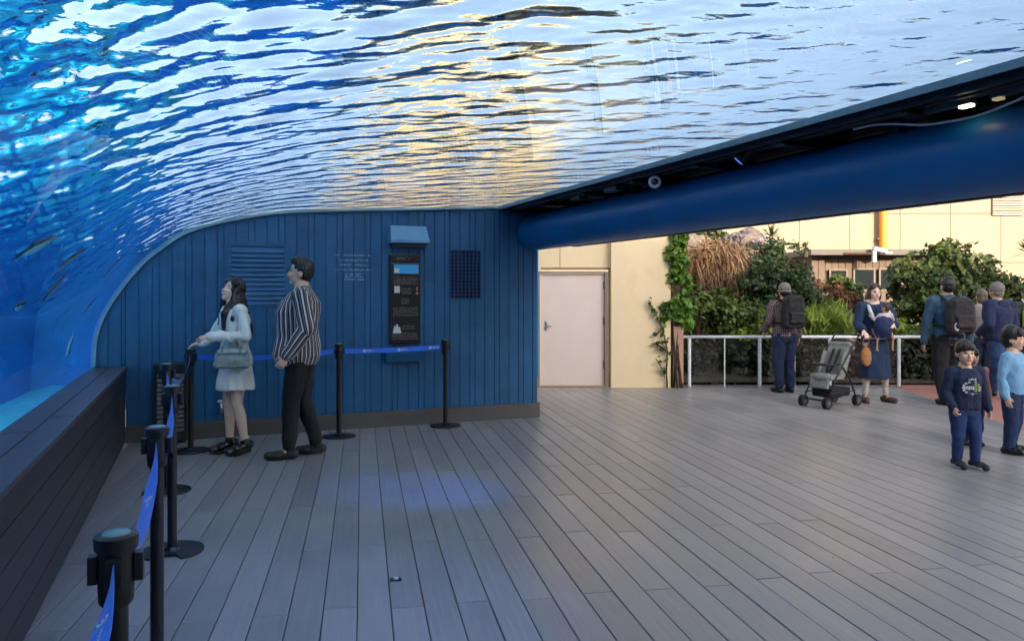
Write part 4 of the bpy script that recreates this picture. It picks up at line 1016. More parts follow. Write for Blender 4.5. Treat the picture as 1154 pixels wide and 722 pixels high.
def belt(t, p0, p1, sag, logos=(), hgt=.048, z=.865, twist=0.0):
    """belt as part of its stanchion t, in world coordinates p0->p1"""
    inv = (Matrix.Translation(t.location) @ Matrix.Rotation(t.rotation_euler.z, 4, 'Z')).inverted()
    p0 = Vector((p0.x, p0.y, z)); p1 = Vector((p1.x, p1.y, z)); d = (p1-p0).normalized(); p0 = p0+d*.05; p1 = p1-d*.05; sd_ = Vector((-d.y, d.x, 0))
    n = 24; vs = []
    def pt_(k): 
        tw = twist*min(1, math.sin(k*math.pi)*1.6)
        return p0.lerp(p1, k)+Vector((0, 0, -sag*4*k*(1-k))), tw
    for i in range(n+1):
        q, tw = pt_(i/n); up = (Vector((0, 0, 1))*math.cos(tw)+sd_*math.sin(tw)).normalized(); th2 = (sd_*math.cos(tw)-Vector((0, 0, 1))*math.sin(tw))
        for a, b in ((1, .0008), (1, -.0008), (-1, -.0008), (-1, .0008)): vs.append(inv @ (q+up*hgt/2*a+th2*b))
    fs = [(i*4+j, i*4+(j+1)%4, (i+1)*4+(j+1)%4, (i+1)*4+j) for i in range(n) for j in range(4)]+[(3, 2, 1, 0), (n*4, n*4+1, n*4+2, n*4+3)]
    bo = MB().add(vs, fs).build('belt', beltm, t)
    if logos:
        L_ = (p1-p0).length
        front = -1 if (Vector((0, 0, 0))-p0).dot(sd_) < 0 else 1
        for k in logos:
            lg = MB(); q, tw = pt_(k)
            up = (Vector((0, 0, 1))*math.cos(tw)+sd_*math.sin(tw)).normalized(); slope = (pt_(k+.01)[0]-pt_(k-.01)[0]).normalized(); nrm_ = sd_*math.cos(tw)-Vector((0, 0, 1))*math.sin(tw)
            off = nrm_*(1 if nrm_.dot(Vector((0, 0, CH))-q) > 0 else -1)*.0022
            dr_ = slope if slope.cross(up).dot(off) > 0 else -slope
            def quad(ax, az, bx_, bz_): lg.add([inv @ (q+off+dr_*a+up*b) for a, b in ((ax, az), (bx_, az), (bx_, bz_), (ax, bz_))], [(0, 1, 2, 3)])
            nn = 12                                               # ring emblem followed by strokes of lettering
            for i in range(nn):
                a0 = 2*math.pi*i/nn; a1 = 2*math.pi*(i+1)/nn
                lg.add([inv @ (q+off+dr_*(r_*math.cos(a_))+up*(r_*math.sin(a_))) for r_, a_ in ((.015, a0), (.015, a1), (.009, a1), (.009, a0))], [(0, 1, 2, 3)])
            quad(-.006, -.003, .006, .003)
            x = .024
            for i in range(9):
                w_ = random.uniform(.005, .008); quad(x, -.007, x+.0018, .007); quad(x, random.choice((-.007, .004, 0)), x+w_, random.choice((.0065, -.001))); x += w_+.003
            lg.build('belt_logo', M['white'], bo, fix=False)
gA = G(130, 1023/1.0) if False else None
def stand_at(px, t): return Vector(((px-CX)*t/F, t, 0))
sA = stand_at(131, 1.74); sB = stand_at(177, 3.1); sC = stand_at(194, 4.43); sD = stand_at(188, 5.76); sE = stand_at(215, 7.19); sF = stand_at(382, 7.9); sG = stand_at(502, 8.52)
s1 = stanchion(sA, 'nearest black stanchion, its head and pale cap disc at the lower left', R(20)); s2 = stanchion(sB, 'second nearest black stanchion, a long pole rising beside the notched base', R(12))
s3 = stanchion(sC, 'black stanchion on a flat round base with a notched rim', R(10), True); s4 = stanchion(sD, 'black stanchion standing in front of the louvred cabinet', R(5))
s5 = stanchion(sE, 'black stanchion under the hand of the woman'); s6 = stanchion(sF, 'black stanchion by the wall right behind the man in the striped shirt', R(24)); s7 = stanchion(sG, 'black stanchion by the wall right of the information panel', R(24))
near = stand_at(-60, .95); near.z = 0
p_near = Vector((-.45, .62, 0))
belt(s1, sA, p_near, .06, (.16, .30, .44), twist=1.05); belt(s2, sB, sA, .12, (.3,), twist=1.0); belt(s3, sC, sB, .16, twist=1.0); belt(s4, sD, sC, .16, (.5,), twist=.9); belt(s5, sE, sD, .14, (.4,), twist=.4); belt(s6, sF, sE, .03, (.25, .75)); belt(s7, sG, sF, .012, (.12, .45, .80))
# ================================================================ people
def remesh(mb, name, mats, voxel, smooth=2, parent=None, fold=None, seed=0, post=None):
    me = mb.mesh('tmp', mats)
    bm = bmesh.new(); bm.from_mesh(me); bmesh.ops.recalc_face_normals(bm, faces=bm.faces); bm.to_mesh(me); bm.free()
    ob = bpy.data.objects.new('tmp', me); COL.objects.link(ob)
    m1 = ob.modifiers.new('r', 'REMESH'); m1.mode = 'VOXEL'; m1.voxel_size = voxel
    if smooth:
        m2 = ob.modifiers.new('s', 'SMOOTH'); m2.factor = .5; m2.iterations = smooth
    dg = bpy.context.evaluated_depsgraph_get()
    out = bpy.data.meshes.new_from_object(ob.evaluated_get(dg))
    bpy.data.objects.remove(ob); bpy.data.meshes.remove(me)
    out.name = name; out.materials.clear()
    for q in (mats if isinstance(mats, (list, tuple)) else [mats]): out.materials.append(q)
    n = len(out.vertices)
    co_ = np.empty(n*3); out.vertices.foreach_get('co', co_); co_ = co_.reshape(-1, 3)
    if fold:                                                         # cloth folds
        amp, sc, st = fold
        no = np.empty(n*3); out.vertices.foreach_get('normal', no); no = no.reshape(-1, 3)
        d = np.array([noise.noise(Vector((p[0]*sc+seed, p[1]*sc, p[2]*sc*st)))+.5*noise.noise(Vector((p[0]*sc*2.3, p[1]*sc*2.3+seed, p[2]*sc*st*2))) for p in co_])
        co_ = co_+no*(d*amp)[:, None]; out.vertices.foreach_set('co', co_.ravel())
    if post: post(out, co_)
    out.polygons.foreach_set('use_smooth', [True]*len(out.polygons)); out.update()
    o = bpy.data.objects.new(name, out); COL.objects.link(o)
    if parent: o.parent = parent
    return o
def skin_mat(name, col, lip=(.50, .13, .11)):
    m = mat(name, col, .5, var=.06, vscale=20); nt = m.node_tree; N = nt.nodes; L = nt.links
    b = [n for n in N if n.type == 'BSDF_PRINCIPLED'][0]
    b.inputs['Subsurface Weight'].default_value = .08; b.inputs['Subsurface Scale'].default_value = .01
    at = N.new('ShaderNodeAttribute'); at.attribute_name = 'paint'
    mx = N.new('ShaderNodeMix'); mx.data_type = 'RGBA'; L.new(at.outputs['Alpha'], mx.inputs[0])
    src = b.inputs['Base Color'].links[0].from_socket; L.new(src, mx.inputs[6]); L.new(at.outputs['Color'], mx.inputs[7]); L.new(mx.outputs[2], b.inputs['Base Color'])
    return m
SK = {'fair': skin_mat('skin_fair', (.80, .50, .35)), 'mid': skin_mat('skin_mid', (.54, .32, .21)), 'pale': skin_mat('skin_pale', (.82, .57, .44))}
def cloth(name, col, **k):
    k.setdefault('rough', .85); k.setdefault('bump', .25); k.setdefault('bscale', 220); k.setdefault('var', .12); k.setdefault('vscale', 7)
    return mat(name, col, **k)
HAIR = mat('black_hair', (.012, .010, .010), .45, var=.4, vscale=40, stretch=(1, 1, .12), bump=.5, bscale=120); HAIRB = mat('brown_hair', (.05, .028, .018), .45, var=.4, vscale=40, stretch=(1, 1, .12), bump=.4, bscale=120)
HAIRG = mat('grey_hair', (.22, .20, .18), .55, var=.3, vscale=40, bump=.4, bscale=120)
class Person:
    """Local axes: the figure faces -Y, its left is +X. Joints are given as fractions of the height H."""
    def __init__(s, label, pos, yaw, H, skin='fair', child=False, hs=1.0, build=1.0, joints=None, head=(0, 0, 0), lean=(0, 0), group=None, voxel=.006, curl=.5, headshift=(0, 0, 0), name='person'):
        s.H = H; s.vx = voxel; s.child = child; s.b = build; s.lean = lean
        s.t = empty(name, pos, R(yaw), label, 'person', group)
        c = child
        J = dict(hip=.055 if c else .052, hipz=.46 if c else .51, knee=.245 if c else .28, ank=.045,
                 sh=.120 if c else .112, shz=.755 if c else .805, neck=.78 if c else .825, head=.90 if c else .925)
        s.J = J
        hr = (.063*hs, .074*hs, .098*hs) if c else (.046*hs, .056*hs, .069*hs)
        s.hr = [q*H for q in hr]
        def ln(p):                                                   # lean of the trunk above the hips
            k = max(0, p[2]-J['hipz']); return (p[0]+lean[0]*k, p[1]+lean[1]*k, p[2])
        s.ln = ln
        j = {}
        for sd, n in ((1, 'L'), (-1, 'R')):
            j['hip'+n] = (sd*J['hip'], 0, J['hipz']); j['knee'+n] = (sd*(J['hip']+.004), -.012, J['knee']); j['ank'+n] = (sd*(J['hip']+.004), .01, J['ank']); j['toe'+n] = (sd*(J['hip']+.02), -.10, .016)
            j['sh'+n] = ln((sd*J['sh']*build**.5, 0.004, J['shz'])); j['el'+n] = ln((sd*(J['sh']+.03)*build**.5, .015, J['shz']-.165)); j['wr'+n] = ln((sd*(J['sh']+.045)*build**.5, -.02, J['shz']-.31))
        if joints: j.update(joints)
        s.j = {k: Vector(v)*H for k, v in j.items()}
        for n in 'LR':
            an, to = s.j['ank'+n], s.j['toe'+n]; s.j['toe'+n] = Vector((an.x+(to.x-an.x)*.74, an.y+(to.y-an.y)*.74, to.z))
        s.curl = curl
        hd = Vector(ln((0, -.008, J['head'])))*H+Vector(headshift)*H
        s.hc = hd; s.hrot = (Matrix.Rotation(R(head[0]), 3, 'Z') @ Matrix.Rotation(R(-head[1]), 3, 'X') @ Matrix.Rotation(R(head[2]), 3, 'Y'))
        s.skin = skin
    def hp(s, x, y, z):                                              # head coordinates in units of the head radii -> local
        return s.hc+s.hrot @ Vector((x*s.hr[0], y*s.hr[1], z*s.hr[2]))
    def torso(s, mb, grow=0.0, z0=0, z1=9, extra=None, gz=1.0):
        H = s.H; b = s.b
        if s.child: sec = [(.42, .070, .058), (.47, .098, .078), (.52, .098, .082), (.58, .094, .082), (.65, .098, .078), (.71, .102, .070), (.755, .098, .060), (.785, .055, .042), (.83, .036, .038)]
        else: sec = [(.465, .070, .058), (.51, .096, .070), (.55, .094, .068), (.61, .083, .060), (.67, .088, .063), (.73, .100, .067), (.775, .103, .062), (.812, .085, .050), (.832, .045, .038), (.88, .033, .034)]
        pts = []; vs = []; n = 24; rows = 0
        for (z, rx, ry) in sec:
            if z < z0 or z > z1: continue
            c = Vector(s.ln((0, 0, z)))*H
            bb = b if z < s.J['shz'] else 1
            if extra: rx, ry, dy = extra(z, rx, ry)
            else: dy = 0
            for q in range(n):
                a = 2*math.pi*q/n
                ca, sa = math.cos(a), math.sin(a)
                vs.append(c+Vector((abs(ca)**.85*math.copysign(1, ca)*(rx*bb**.7*H+grow), abs(sa)**.85*math.copysign(1, sa)*(ry*bb*H+grow)+dy*H, 0)))
            rows += 1
        fs = [(i*n+q, i*n+(q+1)%n, (i+1)*n+(q+1)%n, (i+1)*n+q) for i in range(rows-1) for q in range(n)]
        fs += [tuple(reversed(range(n))), tuple(range((rows-1)*n, rows*n))]
        mb.add(vs, fs)
    def hand(s, mb, wr, el, side, curl=.5, fdir=None, spread=0.0, palm=None):
        k = s.H/1.7*(1.05 if s.child else 1.0); d = (wr-el).normalized() if fdir is None else Vector(fdir).normalized()
        nrm = Vector((-side, 0, 0)) if palm is None else Vector(palm)                    # palm faces the thigh
        nrm = (nrm-d*nrm.dot(d)).normalized(); th_ = nrm.cross(d)*(-side)                # thumb side
        if palm is None and th_.y > 0: th_ = -th_
        rot = Matrix((th_, nrm, d)).transposed()
        c = wr+d*.045*k
        mb.ell(c, (.038*k, .016*k, .052*k), 12, 8, rot)
        mb.ell(wr+d*.018*k+th_*.022*k, (.018*k, .016*k, .034*k), 10, 6, rot)
        fr = .0085*k
        for i, (o_, l) in enumerate(((.028, .068), (.0095, .077), (-.0095, .071), (-.028, .056))):
            p = wr+d*.082*k+th_*o_*k; a = curl*(.5+.12*i); dd = (d*math.cos(a)+nrm*math.sin(a)+th_*o_*spread).normalized()
            q = p+dd*l*.45*k; a2 = a+curl*1.0; d2 = (d*math.cos(a2)+nrm*math.sin(a2)).normalized(); r_ = q+d2*l*.32*k
            a3 = a2+curl*.7; d3 = (d*math.cos(a3)+nrm*math.sin(a3)).normalized(); e_ = r_+d3*l*.22*k
            mb.caps(p-d*.02*k, q, fr*1.12, fr, 8); mb.caps(q, r_, fr, fr*.92, 8); mb.caps(r_, e_, fr*.92, fr*.8, 8)
        p = wr+d*.022*k+th_*.03*k; q = p+(d*.75+th_*.6+nrm*.25).normalized()*.036*k; e_ = q+(d*.95+th_*.15+nrm*.35).normalized()*.028*k
        mb.caps(p, q, fr*1.3, fr*1.1, 8); mb.caps(q, e_, fr*1.1, fr*.9, 8)
    def body(s, hands=None, brow=(.03, .02, .015), smile=False, bare_legs=True):
        H = s.H; j = s.j; mb = MB(); b = s.b**.5; kid = 1.12 if s.child else 1.0
        s.torso(mb)
        for n, sd in (('L', 1), ('R', -1)):
            mb.caps(j['hip'+n], j['knee'+n], .050*H*b*kid, .031*H*kid, 14)
            kn, an = j['knee'+n], j['ank'+n]; cf = kn.lerp(an, .3)+Vector((0, .006*H, 0))
            mb.caps(kn, cf, .030*H*kid, .031*H*kid, 12); mb.caps(cf, an, .031*H*kid, .019*H*kid, 12)
            toe = j['toe'+n]; heel = an+Vector((0, 0, -.022*H))-(toe-an).normalized()*.02*H
            mb.caps((heel.x, heel.y, .02*H), (toe.x, toe.y, .015*H), .019*H, .016*H, 10); mb.caps(an, (an.x*.7+toe.x*.3, an.y*.7+toe.y*.3, .022*H), .021*H, .019*H, 10)
            mb.caps(j['sh'+n], j['el'+n], .031*H*b*kid, .022*H*b*kid, 12); mb.caps(j['el'+n], j['wr'+n], .023*H*b*kid, .0145*H*kid, 12)
            mb.caps(s.ln((0, 0, s.J['shz']))and Vector(s.ln((sd*.04, .004, s.J['shz']+.008)))*H, j['sh'+n], .030*H*b, .031*H*b, 12)
            hk = (hands or {}).get(n, {}); cu = hk.get('curl', s.curl)
            s.hand(mb, j['wr'+n], j['el'+n], sd, cu, hk.get('dir'), hk.get('spread', 0), hk.get('palm'))
        # neck and head
        nb = Vector(s.ln((0, .006, s.J['neck']-.02)))*H
        mb.caps(nb, s.hp(0, .22, -.45), .032*H, .030*H*(1.0 if not s.child else 1.05), 14)
        mb.ell(s.hp(0, .10, .14), (s.hr[0]*1.0, s.hr[1]*.95, s.hr[2]*.84), 20, 14, s.hrot)
        mb.ell(s.hp(0, -.22, -.30), (s.hr[0]*.78, s.hr[1]*.68, s.hr[2]*.62), 18, 12, s.hrot)
        mb.ell(s.hp(0, -.55, -.72), (s.hr[0]*.34, s.hr[1]*.30, s.hr[2]*.22), 12, 8, s.hrot)       # chin
        for q in (1, -1):
            mb.ell(s.hp(q*.46, -.62, -.20), (s.hr[0]*.30, s.hr[1]*.22, s.hr[2]*.24), 10, 8, s.hrot)   # cheeks
            mb.ell(s.hp(q*.98, .12, -.06), (s.hr[0]*.12, s.hr[1]*.24, s.hr[2]*.24), 10, 8, s.hrot)    # ears
        nl = .75 if s.child else 1.0
        mb.caps(s.hp(0, -.82, .10), s.hp(0, -.82-.22*nl, -.22), s.hr[0]*.10, s.hr[0]*.15, 10)
        mb.ell(s.hp(0, -.86, -.26), (s.hr[0]*.25, s.hr[1]*.14, s.hr[2]*.09), 10, 6, s.hrot)
        mb.ell(s.hp(0, -.84, -.49), (s.hr[0]*.28, s.hr[1]*.12, s.hr[2]*.09), 10, 6, s.hrot)           # lips
        inv = s.hrot.inverted(); hc = s.hc; hr = s.hr; child = s.child
        def paint(me, co_):
            iv = np.array(inv); q = (co_-np.array(hc)) @ iv.T / np.array(hr)
            col = np.zeros((len(co_), 4)); x, y, z = q[:, 0], q[:, 1], q[:, 2]
            f = (y < -.35)
            def put(mask, c_, a): col[mask] = (*c_, a)
            lips = f & ((x/(.40 if smile else .30))**2+((z+.49-(.28*x*x if smile else 0))/.085)**2 < 1)
            put(lips, (.42, .10, .09), .85)
            if smile: put(f & ((x/.26)**2+((z+.485-.28*x*x)/.036)**2 < 1), (.8, .76, .7), 1)
            for sg in (1, -1):
                put(f & (((x-sg*.40)/.24)**2+((z-.05)/.085)**2 < 1), (.62, .58, .55), 1 if not smile else .2)
                put(f & (((x-sg*.40)/(.21 if smile else .15))**2+((z-.055)/(.045 if smile else .085))**2 < 1), (.015, .010, .008), 1)
                put(f & (((x-sg*.42)/.29)**2+((z-.27+.12*(abs(x)-.42))/.042)**2 < 1), brow, .85)
                put(f & (((x-sg*.12)/.06)**2+((z+.33)/.035)**2 < 1), (.12, .04, .03), .8)
            a = me.color_attributes.new('paint', 'FLOAT_COLOR', 'POINT'); a.data.foreach_set('color', col.ravel())
        return remesh(mb, 'body', SK[s.skin], s.vx, 2, s.t, post=paint)
    def sleeve(s, mb, n, g, to='wr', k=1.0, b=1.0, cuff=0.0):
        j = s.j; H = s.H; bb = s.b**.5*(1.12 if s.child else 1); sd = 1 if n == 'L' else -1
        mb.caps(Vector(s.ln((sd*.05, .004, s.J['shz']+.004)))*H, j['sh'+n], .034*H*bb+g*.6, .034*H*bb+g, 14)
        mb.caps(j['sh'+n], j['el'+n], .031*H*bb+g, .0245*H*bb+g, 14)
        if to == 'wr':
            e = j['el'+n].lerp(j['wr'+n], k); mb.caps(j['el'+n], e, .0245*H*bb+g, (.019*H*bb+g+cuff), 14)
    def coords(s, lin=1.0):
        """attribute 'ar': metres around the nearest trunk/sleeve axis (x), metres along it (y), part id (z)"""
        H = s.H; segs = [(Vector(s.ln((0, 0, .40)))*H, Vector(s.ln((0, 0, .82)))*H, .085*H*s.b)]
        for n in 'LR': segs += [(s.j['sh'+n], s.j['el'+n], .035*H), (s.j['el'+n], s.j['wr'+n], .03*H)]
        def post(me, co_):
            best = None
            for k, (a, b, r) in enumerate(segs):
                a_, b_ = np.array(a), np.array(b); d = b_-a_; L_ = np.linalg.norm(d); d = d/L_
                t = np.clip((co_-a_) @ d, 0, L_); near = a_+t[:, None]*d; v = co_-near
                sx = v/np.array([1.35, 1, 1]) if k == 0 else v
                dist = np.linalg.norm(sx, axis=1)-r
                ref = np.array([0, -1.0, 0]); ref -= d*ref.dot(d); ref /= np.linalg.norm(ref); s2 = np.cross(d, ref)
                vv = v/np.array([1.35, 1, 1]) if k == 0 else v
                ang = np.arctan2(vv @ s2, vv @ ref)
                val = np.stack([ang*(r*1.25 if k == 0 else r*1.35), t, np.full(len(t), float(k))], 1)
                if best is None: best = [dist.copy(), val]
                else:
                    m = dist < best[0]; best[0][m] = dist[m]; best[1][m] = val[m]
            at = me.attributes.new('ar', 'FLOAT_VECTOR', 'POINT'); at.data.foreach_set('vector', best[1].ravel())
        return post
    def shirt(s, m, g=.012, z0=.50, z1=.84, name='shirt', sleeves='wr', k=.97, fold=(.013, 12, .6), cuff=.002, extra=None, voxel=.009, seed=0, collar=None):
        mb = MB(); s.torso(mb, g, z0, z1, extra)
        if sleeves:
            for n in 'LR': s.sleeve(mb, n, g*.8, 'wr' if sleeves == 'wr' else 'el', k, cuff=cuff)
        if collar: 
            c_ = Vector(s.ln((0, .0, s.J['neck']-.005)))*s.H; c2 = Vector(s.ln((0, .006, s.J['neck']+collar)))*s.H
            mb.caps(c_, c2, .046*s.H, .040*s.H, 16)
        return remesh(mb, name, m, voxel, 2, s.t, fold, seed, s.coords())
    def trousers(s, m, g=.010, flare=1.0, name='trousers', k=.93, fold=(.012, 10, .9), zt=.56, seed=0):
        mb = MB(); j = s.j; H = s.H; b = s.b**.5*(1.12 if s.child else 1)
        s.torso(mb, g, .40, .56 if not s.child else .48)
        for n in 'LR':
            mb.caps(j['hip'+n], j['knee'+n], .054*H*b+g, .038*H*b+g*flare, 16)
            mb.caps(j['knee'+n], j['knee'+n].lerp(j['ank'+n], k), .037*H*b+g*flare, .027*H*b+g*flare, 16)
        return remesh(mb, name, m, .009, 2, s.t, fold, seed)
    def shoes(s, m, sole=None, high=0.0, size=1.0):
        H = s.H
        for n in 'LR':
            an, toe = s.j['ank'+n], s.j['toe'+n]; d = Vector((toe.x-an.x, toe.y-an.y, 0)).normalized(); lift = max(0, min(an.z-.045*H, .2*H))
            slope = toe.z-.016*H
            heel = Vector((an.x, an.y, 0))-d*.026*H; tip = Vector((toe.x, toe.y, 0))+d*.012*H
            mb = MB(); r = .024*H*size
            hz, tz = lift+.024*H+high, max(0, slope)+.022*H
            mb.caps((heel.x, heel.y, hz), (tip.x, tip.y, tz), r, r*.86, 14)
            mid = heel.lerp(tip, .62); mb.ell((mid.x, mid.y, (hz+tz)/2), (r*1.22, r*1.22, r*.95), 14, 8)
            mb.caps((an.x, an.y, hz+.01*H), (an.x, an.y, hz+.022*H), r*1.02, r*.98, 12)
            o = remesh(mb, 'shoe', m, .006, 1, s.t)
            so_ = MB(); side = Vector((-d.y, d.x, 0)); pl = []
            for t_, w_ in ((-.03, .55), (-.01, .85), (.25, .9), (.6, 1.2), (.85, 1.1), (.98, .7), (1.03, .3)):
                pl.append((t_, w_))
            top = [heel.lerp(tip, t_)+side*r*w_ for t_, w_ in pl]+[heel.lerp(tip, t_)-side*r*w_ for t_, w_ in reversed(pl)]
            k = len(top); z_of = lambda p: (lift if (p-heel).dot(d) < (tip-heel).length*.5 else max(0, slope))
            vs = [(p.x, p.y, z_of(p)+.002) for p in top]+[(p.x, p.y, z_of(p)+.016+(high*.8 if (p-heel).dot(d) < (tip-heel).length*.3 else high*.25)) for p in top]
            so_.add(vs, [(i, (i+1)%k, k+(i+1)%k, k+i) for i in range(k)]+[tuple(reversed(range(k))), tuple(range(k, 2*k))])
            so_.build('sole', sole or M['rubber'], o)
    def hair(s, m, blobs, name='hair', voxel=.006, fold=(.008, 48, .22), seed=0, caps=()):
        mb = MB()
        for (c, r) in blobs: mb.ell(s.hp(*c), (r[0]*s.hr[0], r[1]*s.hr[1], r[2]*s.hr[2]), 20, 12, s.hrot)
        for (a, b, r0, r1) in caps: mb.caps(a, b, r0, r1, 12)
        return remesh(mb, name, m, voxel, 1, s.t, fold, seed)
SHORT = [((0, .26, .26), (1.10, .98, .88)), ((0, .42, -.10), (1.02, .78, .75)), ((0, -.32, .72), (.80, .50, .30))]
BOWL = [((0, .22, .26), (1.12, 1.0, .90)), ((0, .42, -.08), (1.06, .76, .75)), ((0, -.50, .58), (.90, .46, .34)), ((.4, -.62, .42), (.42, .32, .22)), ((-.4, -.62, .42), (.42, .32, .22)), ((0, -.70, .44), (.35, .28, .20))]
def stripes(name, base, line, period, width, axis=0, second=None, rough=.8, checks=False):
    m = mat(name, base, rough, var=.05, bump=.2, bscale=200); nt = m.node_tree; N = nt.nodes; L = nt.links
    at = N.new('ShaderNodeAttribute'); at.attribute_name = 'ar'; sp = N.new('ShaderNodeSeparateXYZ'); L.new(at.outputs['Vector'], sp.inputs[0])
    def band(sock, per, wd, off=0.0):
        a = N.new('ShaderNodeMath'); a.operation = 'ADD'; a.inputs[1].default_value = off+50*per; L.new(sock, a.inputs[0])
        b = N.new('ShaderNodeMath'); b.operation = 'MODULO'; b.inputs[1].default_value = per; L.new(a.outputs[0], b.inputs[0])
        c_ = N.new('ShaderNodeMath'); c_.operation = 'LESS_THAN'; c_.inputs[1].default_value = wd; L.new(b.outputs[0], c_.inputs[0]); return c_.outputs[0]
    bs = [n for n in N if n.type == 'BSDF_PRINCIPLED'][0]; cur = bs.inputs['Base Color'].links[0].from_socket
    jobs = [(sp.outputs[0], period, width, 0.0, line)]
    if second: jobs.append((sp.outputs[0], period, second[0], period*.5, second[1]))
    if checks: jobs.append((sp.outputs[1], period, width, 0.0, line))
    for (so_, p, w_, of, c_) in jobs:
        mx = N.new('ShaderNodeMix'); mx.data_type = 'RGBA'; L.new(band(so_, p, w_, of), mx.inputs[0]); L.new(cur, mx.inputs[6]); mx.inputs[7].default_value = (*c_, 1); cur = mx.outputs[2]
    L.new(cur, bs.inputs['Base Color']); return m
M['navy'] = cloth('navy_cloth', (.010, .022, .065)); M['black_cloth'] = cloth('black_cloth', (.012, .012, .014)); M['denim'] = cloth('denim', (.02, .055, .15), var=.3); M['white_cloth'] = cloth('white_cloth', (.62, .68, .64))
M['shoe_black'] = mat('black_leather', (.010, .010, .010), .32); M['shoe_dark'] = mat('dark_canvas', (.03, .03, .035), .7); M['sole_white'] = mat('white_sole', (.55, .55, .53), .7)

# ---- woman in the white dress
TW = 7.10
wm = Person('woman in a white long sleeved dress smiling upwards with one hand on a stanchion', stand_at(266, TW), -52, 1.61, 'pale',
            joints={'elL': (.165, -.005, .665), 'wrL': (.065, -.165, .665), 'elR': (-.165, -.05, .665), 'wrR': (-.185, -.175, .585),
                    'kneeL': (.052, -.012, .285), 'ankL': (.060, .03, .058), 'toeL': (.062, -.075, .016), 'kneeR': (-.045, -.03, .285), 'ankR': (-.045, -.02, .058), 'toeR': (-.06, -.125, .016)},
            head=(24, 20, 8), lean=(-.02, -.04), voxel=.0055, headshift=(-.012, .008, -.010))
# aim the right hand at the top of the stanchion
inv = (Matrix.Translation(wm.t.location) @ Matrix.Rotation(wm.t.rotation_euler.z, 4, 'Z')).inverted()
hd = inv @ Vector((sE.x, sE.y, .962)); sh_ = wm.j['shR']
wm.j['wrR'] = hd+(Vector((sh_.x, sh_.y, hd.z))-hd).normalized()*.085+Vector((0, 0, .035)); wm.j['elR'] = (sh_+wm.j['wrR'])/2+Vector((-.05, .03, -.085))
wm.body(hands={'R': dict(curl=.55, dir=(hd-wm.j['wrR'])+Vector((0, 0, .01)), palm=(0, 0, -1)), 'L': dict(curl=1.0, palm=(0, .3, -1))}, smile=True)
DR = cloth('white_dress', (.86, .86, .80), var=.06)
def flare(z, rx, ry): return (rx*1.02, ry*1.04, 0)
mb = MB(); wm.torso(mb, .012, .50, .84, flare)
for n in 'LR': wm.sleeve(mb, n, .009, 'wr', .93, cuff=.010)
cz = [(.365, .122, .104), (.43, .116, .097), (.50, .106, .082), (.57, .094, .070), (.62, .09, .066)]
vs = []; nn = 36
for z, rx, ry in cz:
    c_ = Vector(wm.ln((0, -.004, z)))*wm.H
    for q in range(nn):
        a = 2*math.pi*q/nn; pl = 1+(.035*math.cos(a*9) if z < .5 else 0); vs.append(c_+Vector((math.cos(a)*rx*wm.H*pl, math.sin(a)*ry*wm.H*pl, 0)))
mb.add(vs, [(i*nn+q, i*nn+(q+1)%nn, (i+1)*nn+(q+1)%nn, (i+1)*nn+q) for i in range(len(cz)-1) for q in range(nn)]+[tuple(reversed(range(nn))), tuple(range((len(cz)-1)*nn, len(cz)*nn))])
remesh(mb, 'dress', DR, .008, 1, wm.t, (.016, 11, .5), 3)
mb = MB(); H_ = wm.H
for sd in (1, -1): mb.ell(Vector(wm.ln((sd*.05, -.030, .80)))*H_, (.058, .045, .012*2.2), 12, 8, Matrix.Rotation(R(sd*14), 3, 'Y') @ Matrix.Rotation(R(28), 3, 'X'))
mb.ell(Vector(wm.ln((0, .03, .818)))*H_, (.085, .04, .02), 12, 8)
remesh(mb, 'collar', DR, .007, 1, wm.t)
a, b_ = wm.hp(.55, .65, -.3), wm.hp(-.5, .75, -.3)
wm.hair(HAIR, [((0, .30, .26), (1.22, 1.06, 1.0)), ((0, .66, -.35), (1.16, .76, 1.0)), ((.55, -.28, .58), (.62, .48, .34)), ((-.5, -.26, .6), (.6, .48, .32)), ((.98, .10, -.35), (.26, .5, .95)), ((-.98, .10, -.35), (.26, .5, .95))], seed=5,
        caps=((wm.hp(.6, .8, -.3), Vector((.095, .095, .70*H_)), .052, .030), (wm.hp(0, .9, -.3), Vector((0.0, .12, .66*H_)), .062, .036), (wm.hp(-.6, .8, -.3), Vector((-.08, .10, .69*H_)), .052, .030), (wm.hp(.9, .5, -.3), Vector((.125, .03, .73*H_)), .042, .026),
              (wm.hp(-1.0, .2, -.4), Vector((-.085, -.125, .73*H_)), .036, .018), (wm.hp(1.0, .25, -.4), Vector((.085, -.130, .79*H_)), .040, .036), (Vector((.085, -.130, .79*H_)), Vector((.080, -.140, .69*H_)), .036, .016), (wm.hp(1.05, .4, -.5), Vector((.150, -.085, .76*H_)), .040, .020)), fold=(.012, 38, .12))
so = MB()
for n in 'LR':
    an = wm.j['ank'+n]; mb = MB(); mb.caps(an+Vector((0, 0, -.02)), an+Vector((0, .003, .055)), .033, .033, 14); remesh(mb, 'sock', cloth('white_sock', (.7, .7, .68)), .006, 1, wm.t, (.003, 40, 1))
wm.shoes(M['shoe_black'], high=.028, size=1.08)
